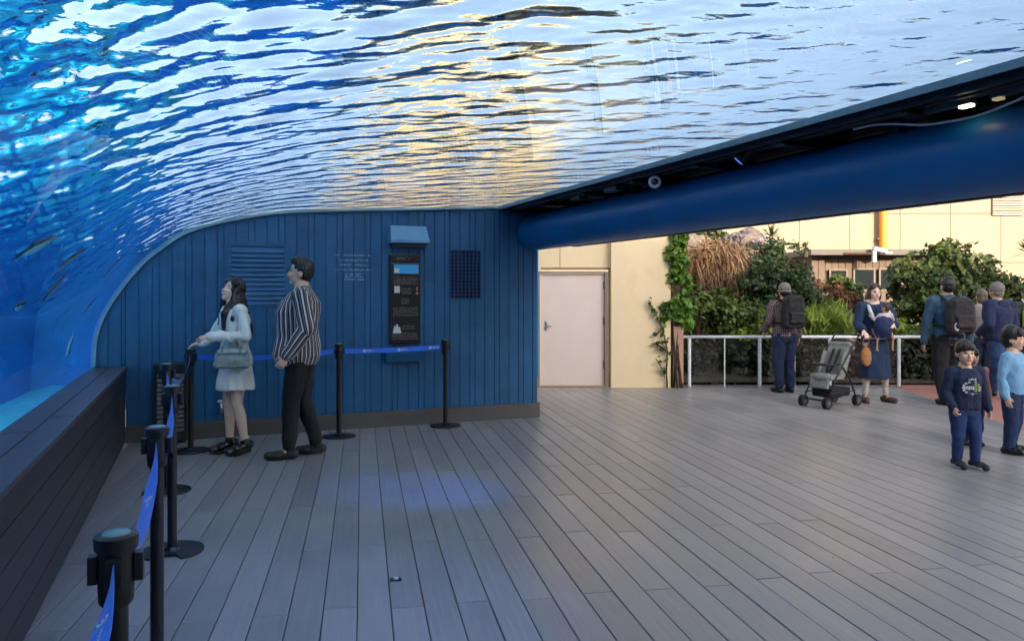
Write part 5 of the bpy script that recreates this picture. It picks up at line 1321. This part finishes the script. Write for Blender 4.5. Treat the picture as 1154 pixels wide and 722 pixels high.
# handbag hanging from the left forearm
fp = wm.j['elL'].lerp(wm.j['wrL'], .42); hb_w = (Matrix.Translation(wm.t.location) @ Matrix.Rotation(wm.t.rotation_euler.z, 4, 'Z')) @ fp
cam_right = Vector((1, 0, 0))
hbg = empty('handbag', (hb_w.x+.02, hb_w.y-.02, hb_w.z-.27), R(8), 'soft pale grey green handbag hanging from the forearm of the woman in white', 'handbag')
bgm = mat('bag_leather', (.36, .42, .38), .45, var=.12, vscale=9, bump=.25, bscale=60)
mb = MB(); mb.ell((0, 0, .075), (.155, .06, .085), 20, 12); mb.cbox((0, 0, .07), (.25, .085, .12)); mb.caps((-.12, 0, .03), (.12, 0, .03), .04, .04, 10); mb.caps((-.10, 0, .14), (.10, 0, .14), .03, .03, 10)
remesh(mb, 'bag_body', bgm, .007, 3, hbg, (.006, 20, 1))
for y in (-.028, .028):
    MB().tube([(-.075, y, .14), (-.08, y*.9, .20), (-.05, y*.5, .255), (0, y*.3, .278), (.05, y*.5, .255), (.08, y*.9, .20), (.075, y, .14)], .0075, 8).build('bag_handle', bgm, hbg, smooth=True)
MB().box((-.13, -.068, .125), (.13, -.060, .137)).build('bag_zip', M['steel'], hbg)

# ---- man in the striped shirt
TM = 6.95
mn = Person('man in a navy and white striped shirt and black trousers gazing up to the left', stand_at(337, TM), -78, 1.775, 'fair', build=1.22,
            joints={'kneeL': (.05, -.035, .285), 'ankL': (.05, -.045, .047), 'toeL': (.057, -.165, .016), 'hipR': (-.052, .01, .51), 'kneeR': (-.055, .015, .285), 'ankR': (-.055, .085, .052), 'toeR': (-.07, -.025, .016),
                    'elL': (.155, .045, .65), 'wrL': (.15, -.05, .515), 'elR': (-.15, .02, .64), 'wrR': (-.15, -.07, .50)},
            head=(-4, 6, 0), lean=(0, .04), voxel=.0055, headshift=(0, -.004, -.004))
mn.body(hands={'L': dict(curl=.9), 'R': dict(curl=.8)})
ST = stripes('striped_shirt_cloth', (.020, .032, .062), (.66, .65, .62), .050, .013, second=(.0055, (.34, .22, .15)))
def belly(z, rx, ry): return (rx*1.04, ry*(1.20 if z < .74 else 1.05), -.012 if z < .74 else 0)
mn.shirt(ST, .026, .45, .84, fold=(.017, 8, .45), extra=belly, k=.93, cuff=.006, collar=.012, seed=2)
mn.trousers(M['black_cloth'], .006, 1.1, k=.92, fold=(.009, 9, .8))
mn.hair(HAIR, [((0, .26, .30), (1.10, .98, .90)), ((0, .46, -.02), (1.02, .72, .68)), ((0, -.34, .80), (.84, .55, .34)), ((0, .0, .95), (.7, .7, .28))], fold=(.006, 55, .6), seed=8)
mn.shoes(M['shoe_dark'], size=.95)
gl_ = MB()
for sg in (1, -1): torus(gl_, mn.hp(sg*.42, -1.02, .04), .021, .0016, 20, 6, mn.hrot)
gl_.tube([mn.hp(-.08, -1.06, .07), mn.hp(.08, -1.06, .07)], .0016, 6)
for sg in (1, -1): gl_.tube([mn.hp(sg*.85, -1.0, .06), mn.hp(sg*1.06, .1, .06)], .0018, 6)
gl_.build('glasses', M['black_plastic'], mn.t)

# ---- hatted man seen from behind
cm = Person('man in a knitted hat and checked shirt seen from behind at the railing', stand_at(884, 11.35), 192, 1.58, 'mid', build=1.12, voxel=.007,
            joints={'elR': (-.145, .01, .63), 'wrR': (-.15, -.01, .50), 'elL': (.145, -.03, .64), 'wrL': (.13, -.12, .56)})
cm.body(); cm.shirt(stripes('checked_shirt_cloth', (.05, .022, .04), (.34, .26, .24), .034, .007, checks=True), .016, .47, .84, fold=(.010, 12, .6), seed=4, k=.9)
cm.trousers(M['navy'], .016, 1.3); cm.shoes(M['shoe_black']); cm.hair(HAIR, SHORT)
def beanie(p, m, brim=False):
    mb = MB(); mb.ell(p.hp(0, .16, .38), (p.hr[0]*1.18, p.hr[1]*1.12, p.hr[2]*.86), 20, 12, p.hrot); mb.ell(p.hp(0, .16, .12), (p.hr[0]*1.22, p.hr[1]*1.16, p.hr[2]*.26), 20, 8, p.hrot)
    if brim: mb.ell(p.hp(0, .1, .0), (p.hr[0]*1.42, p.hr[1]*1.36, p.hr[2]*.12), 20, 8, p.hrot)
    return remesh(mb, 'hat', m, .007, 1, p.t, (.003, 40, 1))
beanie(cm, cloth('knit_taupe', (.20, .17, .15), bump=.8, bscale=90), True)
def backpack(p, label, m, w=.30, h=.44, d=.17, z=.60, accent=None, straps=True):
    """stands off the back of person p (local +Y is the back)"""
    base = (Matrix.Translation(p.t.location) @ Matrix.Rotation(p.t.rotation_euler.z, 4, 'Z')) @ (Vector(p.ln((0, 0, z)))*p.H+Vector((0, .075*p.H*p.b+.02, 0)))
    t = empty('backpack', base, p.t.rotation_euler.z, label, 'backpack')
    mb = MB(); mb.caps((-w*.34, d*.45, h*.16), (-w*.34, d*.40, h*.80), d*.42, d*.36, 12); mb.caps((w*.34, d*.45, h*.16), (w*.34, d*.40, h*.80), d*.42, d*.36, 12); mb.cbox((0, d*.45, h*.48), (w*.75, d*.80, h*.86)); mb.caps((-w*.2, d*.4, h*.84), (w*.2, d*.4, h*.84), d*.38, d*.38, 12)
    remesh(mb, 'pack_body', m, .009, 3, t, (.006, 14, 1))
    mb = MB(); mb.caps((-w*.26, d*.86, h*.22), (w*.26, d*.86, h*.22), d*.22, d*.22, 10); mb.caps((-w*.26, d*.84, h*.45), (w*.26, d*.84, h*.45), d*.2, d*.2, 10); mb.cbox((0, d*.86, h*.33), (w*.62, d*.36, h*.26))
    remesh(mb, 'front_pocket', m, .009, 2, t, (.004, 16, 1))
    if straps:
        for sd in (1, -1):
            q = p.H; sh = Vector(p.ln((sd*.072, 0, p.J['shz']-z+.042)))*1.0
            y0 = -.075*q*p.b-.02
            pts = [(sd*w*.28, .02, h*.82), (sd*.07*q, y0+.03*q, (p.J['shz']-z+.045)*q), (sd*.075*q, y0-.055*q*p.b, (p.J['shz']-z+.01)*q), (sd*.085*q, y0-.085*q*p.b, (p.J['shz']-z-.09)*q), (sd*.105*q*p.b, y0-.02*q, (p.J['shz']-z-.16)*q), (sd*w*.4, .02, h*.15)]
            MB().tube(pts, .016, 8, sx=1.3).build('shoulder_strap', m, t, smooth=True)
    MB().tube([(-.035, .03, h*.97), (-.02, .03, h*1.03), (.02, .03, h*1.03), (.035, .03, h*.97)], .008, 8).build('grab_handle', m, t, smooth=True)
    if accent: MB().ell((w*.30, d*.86, h*.20), (.035, .02, .055), 10, 8).build('tag', accent, t, smooth=True)
    return t
PKM = mat('pack_nylon', (.006, .006, .008), .7, var=.2, bump=.2, bscale=120)
backpack(cm, 'black backpack on the back of the hatted man', PKM, .30, .50, .18, .585)

# ---- woman with the baby and its carrier, hand on the pushchair
TD = 10.35
wd_ = Person('woman in a long navy dress carrying a baby and holding a pushchair handle', stand_at(985, TD), 6, 1.565, 'pale', voxel=.007,
            joints={'elR': (-.16, -.02, .665), 'wrR': (-.165, -.13, .60), 'elL': (.155, -.03, .665), 'wrL': (.085, -.135, .66),
                    'ankR': (-.075, .01, .05), 'toeR': (-.115, -.09, .016), 'kneeR': (-.065, -.015, .28), 'ankL': (.105, .0, .047), 'toeL': (.15, -.09, .016), 'kneeL': (.085, -.02, .28)}, head=(-4, -2, 4))
wd_.body(hands={'L': dict(curl=.5, palm=(0, .6, -.4)), 'R': dict(curl=1.0, palm=(0, 0, -1))})
mb = MB(); wd_.torso(mb, .014, .50, .84)
for n in 'LR': wd_.sleeve(mb, n, .020, 'wr', .62, cuff=.014)
cz = [(.205, .135, .105), (.30, .128, .100), (.40, .118, .092), (.50, .108, .082), (.60, .088, .066)]
vs = []
for z, rx, ry in cz:
    c_ = Vector(wd_.ln((.008, 0, z)))*wd_.H
    for q in range(nn):
        a = 2*math.pi*q/nn; pl = 1+(.045*math.cos(a*8) if z < .5 else 0); vs.append(c_+Vector((math.cos(a)*rx*wd_.H*pl, math.sin(a)*ry*wd_.H*pl, 0)))
mb.add(vs, [(i*nn+q, i*nn+(q+1)%nn, (i+1)*nn+(q+1)%nn, (i+1)*nn+q) for i in range(len(cz)-1) for q in range(nn)]+[tuple(reversed(range(nn))), tuple(range((len(cz)-1)*nn, len(cz)*nn))])
remesh(mb, 'dress', cloth('navy_dress', (.012, .030, .085)), .010, 1, wd_.t, (.012, 9, .5), 6)
mb = MB()
for n in 'LR': mb.caps(wd_.j['knee'+n], wd_.j['ank'+n]+Vector((0, 0, .03)), .048, .036, 12)
remesh(mb, 'leggings', cloth('pale_trousers', (.50, .44, .42)), .008, 1, wd_.t, (.006, 20, 1))
wd_.shoes(mat('brown_suede', (.09, .045, .03), .7))
wd_.hair(HAIRB, [((0, .26, .28), (1.14, 1.0, .92)), ((0, .44, -.15), (1.08, .78, .85)), ((-.5, -.3, .62), (.55, .45, .34)), ((.5, -.3, .62), (.55, .45, .34)), ((.98, .1, -.3), (.22, .5, .62)), ((-.98, .1, -.3), (.22, .5, .62))])
Md = Matrix.Translation(wd_.t.location) @ Matrix.Rotation(wd_.t.rotation_euler.z, 4, 'Z'); HW = wd_.H
def onD(x, y, z): return Md @ (Vector((x, y, z))*HW)
ca_ = empty('baby_carrier', onD(0, -.07, .55), wd_.t.rotation_euler.z, 'navy and white front baby carrier strapped on the woman in the navy dress', 'baby carrier')
mb = MB(); mb.ell((0, -.10, .16), (.125, .105, .16), 16, 12); mb.cbox((0, -.06, .06), (.20, .14, .12)); remesh(mb, 'pouch', cloth('carrier_navy', (.015, .03, .10)), .009, 2, ca_, (.005, 16, 1))
wmx = cloth('carrier_white', (.62, .62, .64))
for sd in (1, -1): MB().tube([(sd*.105, -.06, .24), (sd*.125, -.02, .34), (sd*.11, .06, .415), (sd*.085, .14, .42), (sd*.05, .21, .33)], .022, 8, sx=1.2).build('shoulder_strap', wmx, ca_, smooth=True)
MB().lathe([(.145, -.02), (.150, 0), (.145, .025)], (0, .1, 0), 24, sy=.92).build('waist_belt', wmx, ca_, smooth=True)
bb = Person('baby in pink facing the chest of the woman in the navy dress', onD(.015, -.145, .44), wd_.t.rotation_euler.z and 186, .62, 'mid', child=True, voxel=.006, hs=1.08,
            joints={'kneeL': (.16, -.16, .44), 'ankL': (.17, -.02, .26), 'toeL': (.19, -.09, .20), 'kneeR': (-.16, -.16, .44), 'ankR': (-.17, -.02, .26), 'toeR': (-.19, -.09, .20),
                    'elL': (.20, -.06, .66), 'wrL': (.24, -.18, .74), 'elR': (-.20, -.06, .66), 'wrR': (-.24, -.18, .74)}, head=(35, -6, 0), name='person')
bb.body(); bb.hair(HAIRB, [((0, .2, .26), (1.06, .98, .86)), ((0, .36, -.06), (1.02, .72, .7))])
bb.shirt(cloth('baby_top_white', (.62, .55, .55)), .008, .42, .80, name='romper_top', voxel=.008)
mb = MB()
for n in 'LR': mb.caps(bb.j['hip'+n], bb.j['knee'+n], .042, .032, 12); mb.caps(bb.j['knee'+n], bb.j['ank'+n], .032, .024, 12)
remesh(mb, 'romper_legs', cloth('baby_pink', (.55, .26, .27)), .007, 1, bb.t, (.004, 25, 1))

# ---- pushchair
pc = empty('pushchair', stand_at(937, 10.05), R(-58), 'grey and black folding pushchair held by the woman with the baby', 'pushchair')
blk = M['black_plastic']; gm = cloth('pushchair_grey', (.24, .25, .23)); alu = M['steel']
for sx in (-.20, .20):
    MB().tube([(sx, -.36, .12), (sx, -.16, .42), (sx, .10, .72), (sx, .34, .98), (sx, .42, 1.0)], .011, 8).build('side_frame', blk, pc, smooth=True)
    MB().tube([(sx, .30, .12), (sx, .14, .40), (sx, -.05, .60)], .011, 8).build('rear_strut', blk, pc, smooth=True)
    MB().tube([(sx, -.34, .20), (sx, .28, .22)], .009, 8).build('lower_rail', blk, pc, smooth=True)
    for y in (-.38, .32):
        wl = empty('wheel', (0, 0, 0)); wl.parent = pc
        for dx in (-.028, .028):
            tt_ = MB(); torus(tt_, (0, 0, 0), .066, .014, 22, 8, Matrix.Rotation(R(90), 3, 'Z')); tt_.v = [(a+sx+dx, b+y, c_+.081) for a, b, c_ in tt_.v]; tt_.build('tyre', M['rubber'], wl, smooth=True)
            rm = MB(); rm.tube([(sx+dx-.008, y, .081), (sx+dx+.008, y, .081)], .05, 14); rm.build('rim', mat('wheel_rim', (.06, .06, .065), .4) if 'wheel_rim' not in bpy.data.materials else bpy.data.materials['wheel_rim'], wl, auto=40)
        MB().tube([(sx-.04, y, .081), (sx+.04, y, .081)], .008, 8).build('axle', alu, wl)
MB().tube([(-.20, .42, 1.0), (0, .45, 1.0), (.20, .42, 1.0)], .015, 8).build('handle', blk, pc, smooth=True)
mb = MB(); mb.cbox((0, -.10, .42), (.36, .30, .07)); mb.ell((0, -.24, .42), (.18, .07, .06), 16, 8); mb.cbox((0, -.27, .34), (.30, .05, .16), rot=Matrix.Rotation(R(-15), 3, 'X')); remesh(mb, 'seat', gm, .010, 3, pc, (.006, 16, 1))
mb = MB(); mb.cbox((0, .12, .65), (.33, .06, .50), rot=Matrix.Rotation(R(-24), 3, 'X')); 
for sx in (-.17, .17): mb.cbox((sx, .06, .60), (.03, .16, .34), rot=Matrix.Rotation(R(-24), 3, 'X'))
remesh(mb, 'backrest', gm, .010, 2, pc, (.006, 16, 1))
mb = MB(); mb.caps((-.15, .22, .86), (.15, .22, .86), .045, .045, 12); mb.caps((-.15, .28, .82), (.15, .28, .82), .04, .04, 12); remesh(mb, 'canopy', gm, .010, 2, pc, (.006, 12, 1))
mb = MB()
for sx in (-.05, .05): mb.tube([(sx, .13, .80), (sx, .02, .62), (sx*.4, -.08, .48)], .014, 8, sx=1.4)
mb.build('harness', M['black_cloth'], pc, smooth=True)
MB().tube([(-.20, -.10, .60), (-.14, -.25, .60), (0, -.29, .60), (.14, -.25, .60), (.20, -.10, .60)], .017, 10).build('bumper_bar', blk, pc, smooth=True)
mb = MB(); mb.cbox((0, -.01, .20), (.32, .46, .12)); mb.ell((0, 0, .17), (.17, .24, .06), 14, 8); remesh(mb, 'basket', M['black_cloth'], .011, 2, pc, (.008, 12, 1))
MB().box((-.19, -.40, .10), (.19, -.36, .125)).build('footrest', blk, pc, bevel=.006)
pc.scale = (.87, .87, .90)
tb_ = empty('tan_bag', onD(-.13, -.10, .33), R(10), 'tan cloth bag hanging between the pushchair and the navy dress', 'bag')
mb = MB(); mb.ell((0, 0, .10), (.075, .045, .13), 14, 10); mb.cbox((0, 0, .08), (.11, .06, .15)); remesh(mb, 'bag_body', cloth('tan_canvas', (.42, .20, .07)), .008, 2, tb_, (.006, 18, 1))
MB().tube([(-.05, 0, .20), (-.035, 0, .34), (0, 0, .40), (.035, 0, .34), (.05, 0, .20)], .007, 6).build('strap', cloth('tan_strap', (.35, .18, .08)), tb_, smooth=True)

# ---- man in denim from behind
fm = Person('man in a denim jacket and black trousers seen from behind', stand_at(1068, 10.15), 183, 1.655, 'mid', build=1.25, voxel=.007, joints={'elR': (-.17, .01, .63), 'wrR': (-.185, -.01, .49), 'elL': (.17, .0, .63), 'wrL': (.18, -.02, .49), 'ankL': (.05, .05, .05), 'toeL': (.06, -.05, .016)})
fm.body(); fm.shirt(cloth('denim_jacket', (.035, .085, .16), var=.3, vscale=14), .018, .48, .84, name='jacket', fold=(.011, 11, .6), seed=9, collar=.012); fm.trousers(M['black_cloth'], .02, 1.4); fm.shoes(M['shoe_dark']); fm.hair(HAIR, SHORT)
backpack(fm, 'dark grey backpack with a pale tag on the man in the denim jacket', mat('pack_grey', (.014, .012, .016), .7, var=.2, bump=.2, bscale=100), .32, .47, .20, .56, M['white_cloth'])

# ---- person in a navy hooded jacket walking away
gm_ = Person('person in a navy hooded jacket and grey knitted cap walking away', stand_at(1126, 10.75), 205, 1.585, 'mid', build=1.25, voxel=.007,
             joints={'kneeL': (.06, .04, .28), 'ankL': (.05, .17, .08), 'toeL': (.06, .09, .03), 'kneeR': (-.06, -.07, .285), 'ankR': (-.055, -.10, .047), 'toeR': (-.07, -.21, .016), 'elL': (.16, .02, .64), 'wrL': (.12, -.1, .56), 'elR': (-.16, .03, .64), 'wrR': (-.14, -.08, .55)}, lean=(0, -.05))
gm_.body(); gm_.shirt(cloth('navy_jacket', (.010, .022, .075)), .030, .46, .84, name='jacket', fold=(.013, 9, .6), seed=12); gm_.trousers(M['denim'], .016, 1.2); gm_.shoes(M['shoe_black']); gm_.hair(HAIRG, SHORT); beanie(gm_, cloth('knit_grey', (.21, .19, .18), bump=.8, bscale=90))
mb = MB(); mb.ell(Vector(gm_.ln((0, .045, .80)))*gm_.H, (.12, .075, .085), 16, 10); mb.ell(Vector(gm_.ln((0, .0, .825)))*gm_.H, (.11, .10, .045), 16, 8); remesh(mb, 'hood', cloth('navy_hood', (.010, .020, .06)), .009, 2, gm_.t, (.006, 16, 1))
# person between denim man and hooded person; person at the border
jp = Person('person with light hair in a grey top half hidden behind the hooded person', stand_at(1106, 11.6), 175, 1.50, 'fair', voxel=.008)
jp.body(); jp.shirt(cloth('grey_top', (.22, .20, .21)), .016, seed=14); jp.trousers(M['navy'], .016, 1.3); jp.shoes(M['shoe_dark']); jp.hair(mat('sandy_hair', (.13, .10, .075), .5, var=.3, vscale=30), [((0, .26, .26), (1.12, .98, .9)), ((0, .5, -.3), (1.05, .7, .95))])
kp = Person('person in a dark grey jacket carrying a lime bag at the right border', stand_at(1159, 11.3), 190, 1.55, 'mid', build=1.15, voxel=.008)
kp.body(); kp.shirt(cloth('charcoal_jacket', (.05, .055, .06)), .024, name='jacket', seed=16); kp.trousers(M['black_cloth'], .016, 1.3); kp.shoes(M['shoe_dark']); kp.hair(HAIR, SHORT)
lb_ = empty('lime_bag', kp.t.location+Vector((-.12, -.14, .93)), 0, 'lime and white shoulder bag on the person at the right border', 'bag')
mb = MB(); mb.cbox((0, -.04, .14), (.14, .06, .24)); remesh(mb, 'bag_body', mat('lime_cloth', (.42, .55, .08), .7), .009, 3, lb_); MB().tube([(-.04, -.03, .26), (-.02, .0, .36), (.0, .10, .42)], .012, 8).build('strap', M['white_cloth'], lb_, smooth=True)

# ---- boy in navy
by = Person('small boy in a navy printed top and blue trousers walking forward', stand_at(1087, 6.52), 4, 1.06, 'fair', child=True, voxel=.0052, head=(-8, 0, 0),
            joints={'ankL': (.075, -.02, .047), 'toeL': (.10, -.13, .018), 'kneeL': (.068, -.03, .245), 'ankR': (-.045, .03, .05), 'toeR': (-.05, -.085, .016), 'elL': (.155, .01, .60), 'wrL': (.165, -.04, .465), 'elR': (-.155, .01, .60), 'wrR': (-.150, -.08, .485)})
by.body(hands={'R': dict(curl=1.0), 'L': dict(curl=.6)})
by.shirt(cloth('boy_navy_top', (.008, .020, .060)), .014, .445, .80, extra=lambda z, rx, ry: (max(rx, .100)*1.03, max(ry, .080), 0) if z < .75 else (rx, ry, 0), fold=(.010, 17, .6), seed=21, voxel=.007)
by.trousers(cloth('boy_blue_trousers', (.018, .045, .15)), .006, 1.1, fold=(.005, 18, .8)); by.shoes(M['shoe_dark'], M['sole_white'], size=1.4, high=.012)
by.hair(HAIR, BOWL, fold=(.004, 50, .4), seed=2)
def chest_print(p):                                               # printed emblem lying on the front of the shirt
    sh = [o for o in p.t.children if o.name.startswith('shirt')][0]
    co_ = [v.co for v in sh.data.vertices]
    def front(x, z):
        ys = [c_.y for c_ in co_ if abs(c_.x-x) < .012 and abs(c_.z-z) < .012]
        return (min(ys) if ys else -.1)-.0025
    zc = .640*p.H; mats_ = [mat('print_white', (.55, .60, .62), .7), mat('print_lime', (.42, .50, .12), .7), mat('print_teal', (.12, .25, .30), .7)]
    mb = MB()
    def patch(x0, x1, z0, z1, m):
        x0, x1, z0, z1 = x0*1.4, x1*1.4, zc+(z0-zc)*1.4, zc+(z1-zc)*1.4
        vs = [Vector((x, front(x, z), z)) for x, z in ((x0, z0), (x1, z0), (x1, z1), (x0, z1))]
        mb.add(vs+[v+Vector((0, .003, 0)) for v in vs], [(0, 1, 2, 3), (7, 6, 5, 4), (0, 4, 5, 1), (1, 5, 6, 2), (2, 6, 7, 3), (3, 7, 4, 0)], m)
    for i in range(16):                                            # ring
        a = 2*math.pi*i/16; x, z = .052*math.cos(a), zc+.036*math.sin(a)
        if -1.2 < a-math.pi*1.0 < .9 or i % 3 == 0: patch(x-.006, x+.006, z-.005, z+.005, 0)
    for i in range(5): patch(-.048+i*.012, -.040+i*.012, zc-.012+.004*(i % 2), zc+.010, 0)
    for i, (x, z) in enumerate(((.010, zc-.02), (.030, zc-.02), (.010, zc+.004), (.030, zc+.004))):
        patch(x, x+.015, z, z+.005, 1); patch(x+.010, x+.015, z, z+.018, 1); patch(x, x+.015, z+.013, z+.018, 1)
    for i in range(4): patch(-.022+i*.012, -.014+i*.012, zc+.045, zc+.052+.004*(i % 2), 0)
    patch(-.02, .03, zc-.034, zc-.029, 2)
    mb.build('shirt_print', mats_, sh, fix=False)
chest_print(by)
# ---- boy in light blue
b2 = Person('boy in a light blue long sleeved top looking to his side at the right border', stand_at(1141, 7.12), 40, 1.155, 'fair', child=True, voxel=.0055, head=(10, -2, -4), joints={'ankL': (.085, .04, .05), 'toeL': (.11, -.06, .018), 'kneeL': (.07, .0, .245), 'wrR': (-.19, -.02, .46), 'elR': (-.17, .02, .60)})
b2.body(smile=True); b2.shirt(cloth('light_blue_top', (.20, .42, .66)), .012, .445, .80, extra=lambda z, rx, ry: (max(rx, .100)*1.03, max(ry, .080), 0) if z < .75 else (rx, ry, 0), fold=(.012, 14, .6), seed=31, voxel=.008); b2.trousers(cloth('boy_navy_jeans', (.012, .03, .10)), .010, 1.3, fold=(.006, 16, .8)); b2.shoes(M['shoe_black'], size=1.35)
b2.hair(HAIR, BOWL, fold=(.004, 50, .4), seed=7)
# ---- toddler behind the boy in navy
l2 = Person('toddler mostly hidden behind the boy in the navy printed top', stand_at(1095, 7.5), -10, .93, 'mid', child=True, voxel=.007)
l2.body(); l2.shirt(cloth('toddler_top', (.35, .16, .12)), .010, .42, .80, seed=41); l2.trousers(M['navy'], .008, 1.2); l2.shoes(M['shoe_dark']); l2.hair(HAIR, BOWL)
